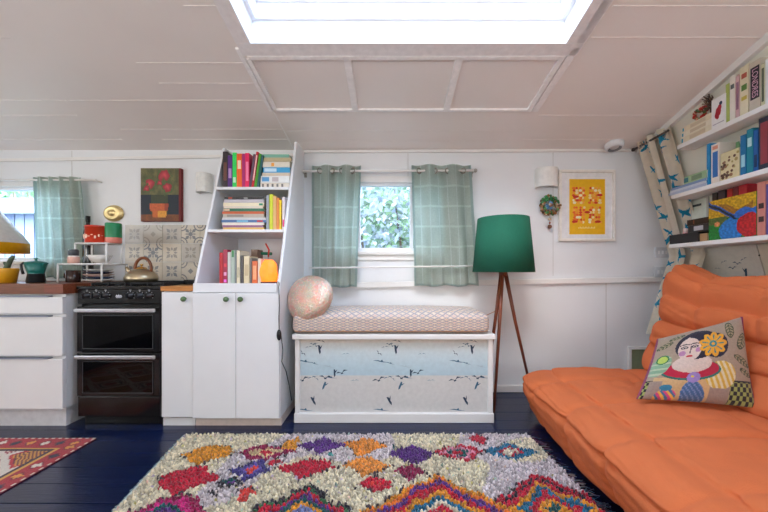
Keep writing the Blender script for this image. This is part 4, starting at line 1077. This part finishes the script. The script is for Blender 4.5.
for i in range(26):
    x, z_ = rr.uniform(-cw*.9,cw*.9), rr.uniform(.01,hB-.012); r_ = rr.uniform(.006,.012)
    b.face([(x+r_*cos(2*pi*j/6), -.0006-.00005*i/26, z_+r_*sin(2*pi*j/6)) for j in range(6)], rr.choice([(120,84,60),(150,110,80),(90,60,50),(170,150,90)]))
b.build('case', PAINT, t)
for i, (a, c_, col, lab) in enumerate(((723,727,(196,160,60),'mustard book behind the flower-print box'),(727.4,731,(110,150,190),'light blue book behind the flower-print box'),(731.4,735,(70,150,130),'sea green book behind the flower-print box'),(735.4,739.4,(120,160,110),'soft green book behind the flower-print box'))):
    rb(M_, a, c_, 141-i, col, lab, back=.105, dep=.05)
rb(M_, 740.2, 746, 135, (20,112,160), 'blue book right of the flower-print box', bands=[(.2,.5,(160,210,220))])
rb(M_, 746.4, 753, 129, (16,130,150), 'thick turquoise book on the middle wall shelf', bands=[(.6,.8,(180,220,220))])
rb(M_, 753.3, 758, 130, (24,92,160), 'royal blue book on the middle wall shelf', bands=[(.1,.4,(20,50,90))])
rb(M_, 758.4, 770, 117, (40,48,66), 'large dark book with red lettering at the right of the middle wall shelf', bands=[(.1,.9,(150,60,70))])
# low shelf
L__ = 'low'; Zl = SHELF[L__][1]
def boxthing(name, k, px0, px1, base, h, dep, col, label, cat, back=0.0, fancy=None):
    X0 = SHELF[k][0]+back; Ya, Yb_ = yof(px0, X0), yof(px1, X0); Ym = (Ya+Yb_)/2; cw = (Ya-Yb_)/2
    t = thing(name, label, cat, (fx(X0,Ym), Ym, base), RZr); return t, cw
t, cw = boxthing('tray', L__, 669.5, 698, Zl+.0008, .06, .15, None, 'black open tray at the far end of the lowest wall shelf', 'tray')
b = MB(); h = .065
b.box(-cw,cw,0,.13,0,.006); b.box(-cw,cw,0,.006,.006,h); b.box(-cw,cw,.124,.13,.006,h); b.box(-cw,-cw+.006,.006,.124,.006,h); b.box(cw-.006,cw,.006,.124,.006,h); b.build('tray', mat('black_plastic_tray', (26,28,34), .5), t)
z = Zl+.0008
t, cw2 = boxthing('figurine', L__, 681, 690, Zl+.0075, 0, 0, None, 'small pink and turquoise figurine standing in the black tray', 'figurine', back=.05)
b = MB(); b.lathe([(.0001,0),(.02,0),(.016,.03),(.022,.05),(.014,.07),(.0001,.074)], seg=14, col=lambda j: (60,160,176) if j < 2 else (230,170,170)); b.ball((0,0,.085), .018,.016,.018,(232,200,190)); b.build('body', PAINT, t)
rb(L__, 699.5, 707.5, 0, (180,140,96), 'tan box under the dark books on the lowest wall shelf', kind='flat', base=z, th=.05, dep=.1)
z += .0508
rb(L__, 688, 708.6, 0, (34,36,46), 'black book with white lettering lying on the tan box', kind='flat', base=max(z, Zl+.067), th=.046, dep=.1, bands=[(.3,.75,(180,180,186))], back=.006)
rb(L__, 687, 708.4, 0, (30,26,28), 'dark brown book lying topmost in the dark pile, lowest wall shelf', kind='flat', base=max(z, Zl+.067)+.0468, th=.04, dep=.1, bands=[(.3,.36,(120,70,50))], back=.006)
# small framed picture behind
Xq = SHELF[L__][0]+.125; Ya, Yb_ = yof(690.5, Xq), yof(708, Xq); Ym = (Ya+Yb_)/2
t = thing('small_picture', 'small pale framed picture standing behind the dark books on the lowest wall shelf', 'picture', (fx(Xq,Ym), Ym, Zl+.0008), RZr)
cw = (Ya-Yb_)/2; hP = EYE-(198-HY)/F*Ym-Zl; b = MB(); b.box(-cw,cw,0,.012,0,hP); b.build('frame', mat('frame_grey', (190,188,176), .5), t, bevel=.002)
b = MB(); b.box(-cw+.012,cw-.012,-.0012,-.0002,.012,hP-.012,(214,220,206)); b.box(-cw+.02,cw*.3,-.002,-.0013,hP*.82,hP*.87,(60,70,70)); b.box(-cw+.02,cw*.6,-.002,-.0013,hP*.5,hP*.53,(150,160,150)); b.build('print', PAINT, t)
# bird painting
Xq = SHELF[L__][0]-.0; Ya, Yb_ = yof(708.8, Xq+.004), yof(756.5, Xq+.004); Ym = (Ya+Yb_)/2; cw = (Ya-Yb_)/2
t = thing('painting', 'bright painting of a blue and red bird on yellow and green, lowest wall shelf', 'painting', (fx(Xq+.004,Ym), Ym, Zl+.0008), RZr)
hP = EYE-(197-HY)/F*Ym-Zl
b = MB(); b.box(-cw,cw,0,.018,0,hP); b.build('canvas', mat('canvas_green', (60,120,50), .7), t)
def bp_(u, v):
    v0 = v+nz(u,v,6)*.05
    c = (222,172,22) if v > .52 else (34,128,44)
    if v0 > .5 and .25 < u < .95 and abs(v0-.72-.1*sin(u*7)) < .07: c = (176,120,28)
    if v < .55 and u < .42: c = (26,140,48) if v0 < .38 else (92,116,50)
    if abs((v0)-(.93-.75*u)) < .07 and u < .62: c = (22,36,48) if abs(v0-(.93-.75*u)) < .035 else (40,100,190)
    if ((u-.5)/.26)**2+((v0-.18)/.3)**2 < 1: c = (38,132,214)
    if ((u-.85)/.28)**2+((v0-.55)/.13)**2 < 1: c = (46,110,200)
    if ((u-.86)/.24)**2+((v0-.27)/.28)**2 < 1: c = (208,36,40)
    if (u-.2)**2+((v-.38)*1)**2 < .004: c = (236,150,90)
    return mixc(c, (c[0]*.75, c[1]*.75, c[2]*.75), .5+nz(u,v,22,3)*1.2)
b = MB(); b.grid(72, 56, lambda u, v: (-cw+2*cw*u, -.0008, hP*v), bp_, False); b.build('picture', PAINT, t)
for (a, c_, yt, col, lab) in ((727,732,186,(190,36,44),'red book behind the bird painting, left one'),(732.5,738,184,(130,40,50),'dark red book behind the bird painting'),(738.5,747,181,(206,40,60),'scarlet book behind the bird painting, nearest the pink one')):
    rb(L__, a, c_, yt+3, col, lab, back=.06, dep=.1)
for (a, c_, yt, col, lab) in ((712,717,196,(50,44,48),'black book behind the left end of the bird painting'),(718,725,193,(60,50,60),'charcoal book behind the bird painting')):
    rb(L__, a, c_, yt-3, col, lab, back=.06, dep=.1)
rb(L__, 757, 765.5, 182, (204,132,116), 'tall salmon pink book right of the bird painting', back=.006, bands=[(.25,.35,(60,40,40)),(.5,.6,(60,40,40))])
rb(L__, 766, 771, 184, (104,84,140), 'purple book at the right edge of the lowest wall shelf', back=.006)

# ---------------- sofa ----------------
SOF = mat('orange_corduroy', (214,112,62), .9, noise_amt=.05, scale=6, bump=.3, bscale=240)
t = thing('sofa', 'low orange quilted sofa against the right wall', 'sofa', (1.45, 1.3, 0))
YE, YN = 2.30, -.35
def catmull(pts, s, closed=True):
    n = len(pts); f = s*n; i = int(math.floor(f)) % n; u = f-math.floor(f)
    p0, p1, p2, p3 = pts[(i-1)%n], pts[i], pts[(i+1)%n], pts[(i+2)%n]
    return tuple(.5*((2*p1[k])+(-p0[k]+p2[k])*u+(2*p0[k]-5*p1[k]+4*p2[k]-p3[k])*u*u+(-p0[k]+3*p1[k]-3*p2[k]+p3[k])*u**3) for k in range(len(p1)))
def loft(prof, cen, Ya, Yb_, nu, nv, seams, depth, shift, endr=.10, flutes=None):
    """prof: closed XZ outline; returns grid fn"""
    Lh = Ya-Yb_
    def f(u, v):
        s = u; y = Ya-Lh*s
        d = min(y-Yb_, Ya-y); e = max(0, 1-d/endr); sc = sqrt(max(0, 1-e**2.4))
        sc = .02+.98*sc if d > 0 else .02
        x, z = catmull(prof, v)
        cx, cz_ = cen
        nd = 0
        for sm in seams:
            q = abs(y-sm)
            if q < .045: nd += depth*(1-q/.045)**2
        vx, vz = x-cx, z-cz_; r = sqrt(vx*vx+vz*vz)+1e-6
        wr = .02*nz(y*2.2, v*6, 1.0, 2)
        fo = nz(y*2.2+v*9, v*26-y*4.5, 1.0, 8); wr += .011*(1-min(1, abs(fo)*3))**1.5*(-1)*(.4+.6*max(0, nz(y*1.3, v*4, 1, 5)*2+.5))
        fo2 = nz(y*6-v*16, v*36+y*3, 1.0, 18); wr += -.0035*(1-min(1, abs(fo2)*4))
        k = (r-nd+wr)/r
        if flutes:
            for fv, fd, fw in flutes:
                q = abs((v-fv+.5) % 1-.5)
                if q < fw: k -= fd/r*(1-q/fw)**1.5
        k *= (.25+.75*sc) if d < endr else 1
        yy = y+ (0)
        # keep end caps flat-ish but rounded
        X = cx+vx*k; Zz = cz_+vz*k
        X += shift(y)
        return (X-1.45, yy-1.3, max(Zz, .012))
    b = MB(); b.grid(nu, nv, f, None, True, cv=True)
    for u in (0, 1): b.face([f(u, j/nv) for j in (range(nv) if u else reversed(range(nv)))], None, True)
    return b
seams = [YE-.34-.33*i for i in range(8)]
seatp = [(.97,.03),(.91,.13),(.87,.25),(.90,.305),(1.0,.338),(1.15,.35),(1.35,.352),(1.55,.345),(1.72,.34),(1.9,.33),(2.05,.25),(2.1,.12),(2.06,.03),(1.8,.02),(1.5,.02),(1.2,.02)]
bs = loft(seatp, (1.45,.2), YE, YN, 300, 200, seams, .022, lambda y: -.03*(2.3-y)+(.04*max(0, (y-2.0)/.3)), .14, [(.262,.04,.022),(.13,.025,.02),(.46,.02,.02)])
bs.build('seat', SOF, t)
backp = [(1.68,.34),(1.71,.45),(1.745,.56),(1.785,.68),(1.82,.80),(1.85,.90),(1.91,.965),(1.98,.975),(2.05,.95),(2.10,.86),(2.12,.7),(2.13,.5),(2.12,.34),(1.9,.30)]
def peak(y): return 0
bb = loft(backp, (1.92,.62), YE-.02, YN, 300, 180, seams, .017, lambda y: .04-.03*(2.3-y), .12, [(.09,.045,.03),(.20,.055,.035),(.31,.055,.035),(.41,.04,.03)])
# raised far corner of the backrest
for i, (x, y, z) in enumerate(bb.v):
    Yw = y+1.3
    if z > .55 and Yw > 1.9:
        k = ((Yw-1.9)/.4); bb.v[i] = (x, y, z+.17*k*k*(z-.55)/.42)
bb.build('backrest', SOF, t)
# piping along seat front
# cushion
BL, BR, TL, TR = Vector(at(636,399,1.60)), Vector(at(755,408,1.50)), Vector(at(657,339,1.74)), Vector(at(741.5,317,1.66))
cen = (BL+BR+TL+TR)/4
nrm = (BR-BL).cross(TL-BL).normalized()
t = thing('cushion', 'embroidered cushion showing a dark-haired woman with flower and birds, on the orange sofa', 'cushion', tuple(cen))
def cu(u, v, side):
    p = BL*(1-u)*(1-v)+BR*u*(1-v)+TR*u*v+TL*(1-u)*v
    e = max(0, (1-(2*u-1)**2))*max(0, (1-(2*v-1)**2)); bul = .065*e**.45+.003*nz(u*6,v*6,1)
    pin = Vector((0,0,0)); c4 = 1-e
    mid = (BL+BR+TL+TR)/4; ed = .035*(max(0, 1-(2*u-1)**2)*(abs(2*v-1)**4)+max(0, 1-(2*v-1)**2)*(abs(2*u-1)**4))
    p = p+(mid-p)*ed
    return tuple(p+nrm*bul*side-cen)
LIN = (158,138,118)
def ell(u, v, cx, cy, rx_, ry, a=0):
    du, dv = u-cx, v-cy; p = du*cos(a)+dv*sin(a); q = -du*sin(a)+dv*cos(a); return (p/rx_)**2+(q/ry)**2
def cush(u, v):
    c = LIN
    ug = u
    # leaves
    for (cx, cy, r1, r2, a) in ((.80,.86,.05,.11,-.1),(.92,.70,.055,.11,-.5),(.89,.47,.04,.11,.9),(.92,.34,.03,.08,1.0),(.10,.80,.04,.09,-1.1),(.22,.90,.03,.09,-1.3)):
        e = ell(u, v, cx, cy, r1, r2, a)
        if e < 1:
            du, dv = u-cx, v-cy; p = du*cos(a)+dv*sin(a); q = -du*sin(a)+dv*cos(a)
            c = (62,70,42) if e > .72 or abs(p) < .004 or abs(((q*24+abs(p)*18) % 1)-.5) < .17 else (150,136,106)
    # checks at bottom corners
    if v < .25 and (u > .76 or u < .12):
        a = int(u*34) % 2; b_ = int(v*22) % 2; c = (150,156,84) if a == b_ else (28,26,32)
        if v > .235: c = (28,26,32)
    u, v = .43+(u-.39)/1.1, .5+(v-.465)/1.1
    # body
    if v < .34 and .14 < u < .74: c = (196,160,112)
    if v < .30 and (.12 < u < .22 or .60 < u < .76): c = (150,130,118)
    if .36 < v < .44 and .16 < u < .66: pass
    if ell(u, v, .68, .36, .13, .15) < 1 and v > .22: c = (204,164,60) if int((u*1.0+v*.35)*44) % 2 else (214,200,160)
    if ell(u, v, .43, .42, .25, .12) < 1: c = (30,104,96)
    if ell(u, v, .43, .43, .235, .105) < 1: c = (174,24,56)
    if ell(u, v, .43, .50, .17, .11) < 1: c = (206,184,170)
    if abs(u-.43) < .06 and .45 < v < .62: c = (206,184,170)
    # hair, face
    if ell(u, v, .47, .74, .205, .19, .25) < 1: c = (30,28,48)
    if ell(u, v, .64, .70, .12, .15) < 1: c = (30,28,48)
    if ell(u, v, .40, .69, .105, .155) < 1: c = (210,186,172)
    if ell(u, v, .395, .795, .03, .06) < 1: c = (214,190,176)
    if ell(u, v, .335, .64, .03, .035) < 1 or ell(u, v, .475, .665, .025, .03) < 1: c = (176,124,160)
    if ell(u, v, .40, .595, .03, .013) < 1: c = (190,36,50)
    for ex in (.35, .445):
        e = ell(u, v, ex, .715, .032, .018)
        if .4 < e < 1.2 or e < .12: c = (46,44,60)
        if e < .02: c = (40,80,90)
        if abs(v-.755-.12*(.03-abs(u-ex))) < .007 and abs(u-ex) < .045: c = (40,34,44)
    if abs(u-.405-(v-.66)*.1) < .005 and .63 < v < .73: c = (90,70,80)
    # flower
    du, dv = (u-.615)*1.15, v-.715; r = sqrt(du*du+dv*dv); an = atan2(dv, du)
    if r < .155*(.72+.28*abs(cos(an*4.5))): c = (222,156,34)
    if .05 < r < .12 and abs(sin(an*4.5)) < .35: c = (60,120,120)
    if r < .042: c = (50,130,140)
    if r < .018: c = (222,156,34)
    # birds
    e = ell(u, v, .48, .13, .095, .17, .2)
    if e < 1: c = (62,96,140) if (int(u*70)+int(v*50)) % 3 else (110,130,170)
    if ell(u, v, .46, .335, .055, .06) < 1: c = (146,124,182)
    if ell(u, v, .45, .345, .012, .014) < 1: c = (226,200,70)
    if ell(u, v, .27, .10, .085, .10, -.3) < 1: c = [(206,66,120),(226,170,70),(70,110,150)][int(u*40+v*30) % 3]
    if ell(u, v, .26, .215, .05, .04) < 1: c = (50,120,150)
    if ell(u, v, .16, .50, .085, .15, -.3) < 1: c = (126,160,130) if int(v*40) % 3 else (170,180,150)
    e = ell(u, v, .17, .59, .055, .065)
    if e < 1: c = (40,110,60) if e > .6 else (176,196,90)
    if ug > .985 or (ug < .012): c = (140,50,90)
    return c
b = MB(); b.grid(150, 120, lambda u, v: cu(u, v, -1 if nrm.y > 0 else 1), cush, True); b.build('front', CLOTH, t)
b = MB(); b.grid(30, 24, lambda u, v: cu(u, v, 1 if nrm.y > 0 else -1), None, True); b.build('back', mat('mauve_cloth', (140,60,96), .9), t)
b = MB(); b.tube([tuple(Vector(cu(1, s/20, 0))) for s in range(21)], .005, 8); b.build('piping', mat('plum_piping', (136,44,84), .8), t)

# ---------------- rugs ----------------
def fl2(x, y): # pixel -> floor
    Y = F*(EYE-.02)/(y-HY); return ((x-HX)/F*Y, Y)
dia = []
def dm(px_, py_, w_, h_, cols, prio=0, pw=.55):
    X, Y = fl2(px_, py_); Ya = fl2(px_, py_-h_/2)[1]; Yb = fl2(px_, py_+h_/2)[1]
    dia.append((X, (Ya+Yb)/2, w_/2/F*Y, (Ya-Yb)/2, cols))
OR, CR, MG, PU, TE, BL_, DK, CRM, PK, CO = (226,150,34),(196,20,52),(150,16,74),(96,44,128),(12,86,88),(20,110,146),(38,34,46),(226,212,184),(214,34,128),(228,70,60)
dm(208,454,56,20,[(1,OR)]); dm(186,480,62,32,[(1,CR)]); dm(266,453,56,18,[(1,MG),(.62,(228,200,150)),(.3,CR)])
dm(291,446,20,18,[(1,OR)]); dm(252,470,44,20,[(1,(70,60,130)),(.55,(110,90,170)),(.25,CO)]); dm(230,483,30,12,[(1,DK),(.6,TE),(.3,PU)])
dm(308,468,56,20,[(1,CR)]); dm(246,493,28,16,[(1,CO)]); dm(322,446,50,15,[(1,PU)]); dm(364,446,46,18,[(1,(234,146,52))]); dm(366,466,50,19,[(1,(238,154,64))])
dm(412,455,46,20,[(1,PU)]); dm(409,472,34,15,[(1,MG)]); dm(375,484,38,16,[(1,(210,24,56)),(.25,CO)]); dm(461,453,52,19,[(1,CR),(.72,(226,150,170)),(.5,TE),(.28,CR)])
dm(510,452,48,20,[(1,BL_),(.55,CR),(.36,CRM)]); dm(479,439,17,11,[(1,CR)]); dm(330,455,10,6,[(1,(70,160,150))]); dm(396,447,8,5,[(1,TE)]); dm(214,493,14,7,[(1,DK)])
dm(275,462,14,6,[(1,CR)]); dm(300,478,16,5,[(1,(190,170,190))])
big = [(1,DK),(.93,CR),(.82,TE),(.73,PU),(.62,OR),(.5,CR),(.4,BL_),(.28,OR),(.15,CRM)]
def bigd(px_, pyap, X2, cols, bfac=1.0):
    X, Ya = fl2(px_, pyap); dia.append((X, Ya-X2*bfac, X2, X2*bfac, cols))
bigd(186, 492, .30, [(1,MG),(.86,PK),(.7,TE),(.58,PU),(.42,OR),(.28,CR),(.14,CRM)], .75)
bigd(311, 484, .36, [(1,DK),(.95,(60,110,70)),(.9,CR),(.8,PU),(.7,TE),(.6,OR),(.5,(130,140,190)),(.4,OR),(.3,CR),(.14,CRM)], .8)
bigd(433, 474, .36, [(1,OR),(.93,(230,120,40)),(.85,PU),(.74,CR),(.62,OR),(.5,BL_),(.4,CRM),(.32,CR),(.2,OR)], .8)
bigd(532, 474, .28, [(1,CR),(.9,DK),(.84,CR),(.72,OR),(.58,BL_),(.42,CR),(.28,OR),(.14,TE)], .8)
bigd(60+190, 575, .3, [(1,CR),(.6,OR),(.3,TE)], .8); bigd(390, 570, .3, [(1,PU),(.6,CR),(.3,OR)], .8)
# further rows towards the camera
for i, (X, Y, s) in enumerate(((-.8,.72,.16),(-.3,.66,.14),(.2,.7,.16),(.6,.66,.13),(-.55,.5,.1),(.0,.48,.12),(.45,.45,.1))):
    dia.append((X, Y, s*1.3, s, [(1,[OR,CR,PU,MG][i%4]),(.4,[CRM,BL_,OR,CRM][i%4])]))
rr = random.Random(77)
def rugcol(x, y):
    wx = nz(x, y, 14)*.03; wy = nz(x, y, 14, 7)*.03
    c = None
    for (X, Y, a, b_, cols) in dia:
        d = abs(x+wx-X)/a+abs(y+wy-Y)/b_
        if d < 1:
            for lim, cc in cols:
                if d < lim: c = cc
            return c
        elif d < 1+.012/min(a, b_) and rr.random() < .35: c = (70,60,66)
    if c: return c
    m = nz(x, y, 2.3, 4)
    base = (226,213,182) if m > .02 or x < -.85 else (214,201,201)
    if rr.random() < .04: base = rr.choice([(200,190,120),(190,170,190),(170,190,170),(224,190,170)])
    return base
RX0a, RX1a = -1.235, .835   # far edge
def rug_edge(y):  # left/right edges at depth y
    k = (1.95-y); return -1.235+.165*k, .835+.075*k
t = thing('rug', 'shaggy cream rug with multicoloured diamonds in the middle of the floor', 'rug', (-.2, 1.2, 0))
b = MB()
ya_, yb__ = 1.955, .36
l0, r0 = rug_edge(yb__); l1, r1 = rug_edge(ya_)
b.hexa([(l0+.2,yb__-1.2,.001),(r0+.2,yb__-1.2,.001),(r1+.2,ya_-1.2,.001),(l1+.2,ya_-1.2,.001),(l0+.2,yb__-1.2,.007),(r0+.2,yb__-1.2,.007),(r1+.2,ya_-1.2,.007),(l1+.2,ya_-1.2,.007)])
b.build('backing', mat('rug_backing', (190,184,176), .95), t)
b = MB(); st = .0115; y = ya_-.008; row = 0
while y > yb__+.01:
    l, r = rug_edge(y); x = l+.006+(row % 2)*st/2
    while x < r-.006:
        X = x+rr.uniform(-.004,.004); Yy = y+rr.uniform(-.004,.004); c = rugcol(X, Yy)
        k = rr.uniform(.72, 1.10); c = tuple(min(255, v*k) for v in c)
        s_ = rr.uniform(.0052,.0078); h = rr.uniform(.014,.026); lx, ly = rr.uniform(-.007,.007), rr.uniform(-.009,.003); a = rr.uniform(0, 1.5)
        q = []
        for (zz_, sc, f_) in ((.006,1,0),(.006+h*.65,1.15,.6),(.006+h,.5,1)):
            for m in range(4):
                an = a+m*pi/2; q.append((X+.2+lx*f_+s_*sc*cos(an), Yy-1.2+ly*f_+s_*sc*sin(an), zz_))
        i = len(b.v); b.v += q
        for lev in (0, 1):
            for m in range(4):
                m2 = (m+1) % 4; b.f.append((i+lev*4+m, i+lev*4+m2, i+lev*4+4+m2, i+lev*4+4+m)); b.c.append(c); b.sm.append(True)
        b.f.append((i+8,i+9,i+10,i+11)); b.c.append(c); b.sm.append(True)
        x += st
    y -= st*.9; row += 1
o = b.build('pile', mat('wool_pile', (0,0,0), .95, attr=True, noise_amt=.12, scale=200, sheen=.3), t); o['kind'] = 'stuff'
b = MB()
for sd in (0, 1):
    for i in range(260):
        y = yb__+(ya_-yb__)*rr.random(); e = rug_edge(y)[sd]; s_ = -1 if sd == 0 else 1
        L2 = rr.uniform(.008,.03) if sd == 0 else rr.uniform(.02,.07)
        b.tube([(e+.2-.004*s_, y-1.2, .006), (e+.2+s_*L2*.5, y-1.2+rr.uniform(-.01,.01), .008), (e+.2+s_*L2, y-1.2+rr.uniform(-.02,.02), .0025)], .0016, 4,
               rr.choice([(150,176,170),(200,205,190),(120,150,150)]) if sd == 0 else rr.choice([(40,60,70),(30,90,110),(120,60,90),(160,150,140),(60,40,60)]))
o = b.build('fringe', CLOTH, t); o['kind'] = 'stuff'
b = MB()
l, r = rug_edge(yb__); l1, r1 = rug_edge(ya_)
b.tube([(l+.2-.008,yb__-1.2,.008),(l1+.2-.008,ya_-1.2,.008)], .006, 6, (190,196,190)); b.tube([(l+.2-.018,yb__-1.2,.005),(l1+.2-.018,ya_-1.2,.005)], .004, 6, (60,110,112)); b.build('binding', CLOTH, t)
# kilim at left
t = thing('rug', 'flat red, gold and cream patterned rug at the left edge of the floor', 'rug', (-2.3, 1.5, 0))
KX0, KX1, KY0, KY1 = -3.0, -1.755, .55, 1.93
b = MB()
def kcol(x, y):
    dr = min(KX1-x, x-KX0, KY1-y, y-KY0); u = x/.014; v = y/.014
    along = (y if (KX1-x) < (KY1-y) else x)
    ck = (int(math.floor(x/.011))+int(math.floor(y/.011))) % 2
    if dr < .012: return (224,214,196) if int(math.floor(along/.02)) % 2 else (150,20,36)
    if dr < .105:
        a = (along/.085) % 1; d = abs(a-.5)*2; q = abs(dr-.058)/.047; k = int(along/.085)
        if d+q < .55: return [(224,150,60),(226,214,200),(40,36,60)][k % 3]
        if d+q < .75: return (120,20,40)
        return (172,22,44)
    if dr < .125: return (214,160,70)
    if dr < .14: return (60,40,54)
    a = abs(((x-KX0)/.36) % 1-.5)*2; c = abs(((y-KY0)/.30) % 1-.5)*2; d = a+c
    if d < .35: return (172,22,44)
    if d < .5: return (224,216,204)
    if d < .62: return (40,36,70)
    if d < .8: return (216,206,196) if ck else (190,120,120)
    if d < .95: return (150,30,60) if ck else (222,210,196)
    if d < 1.2: return (218,208,198)
    if d < 1.32: return (190,30,50)
    return (216,150,60) if ck else (90,20,50)
nx_ = 124; ny_ = 138
b.grid(nx_, ny_, lambda u, v: (KX0+(KX1-KX0)*u+2.3, KY0+(KY1-KY0)*v-1.5, .007+.0012*nz(u*20,v*20)), lambda u, v: kcol(KX0+(KX1-KX0)*u, KY0+(KY1-KY0)*v), True)
b.box(KX0+2.3, KX1+2.3, KY0-1.5, KY1-1.5, .001, .0055, (140,30,44))
b.build('weave', CLOTH, t)
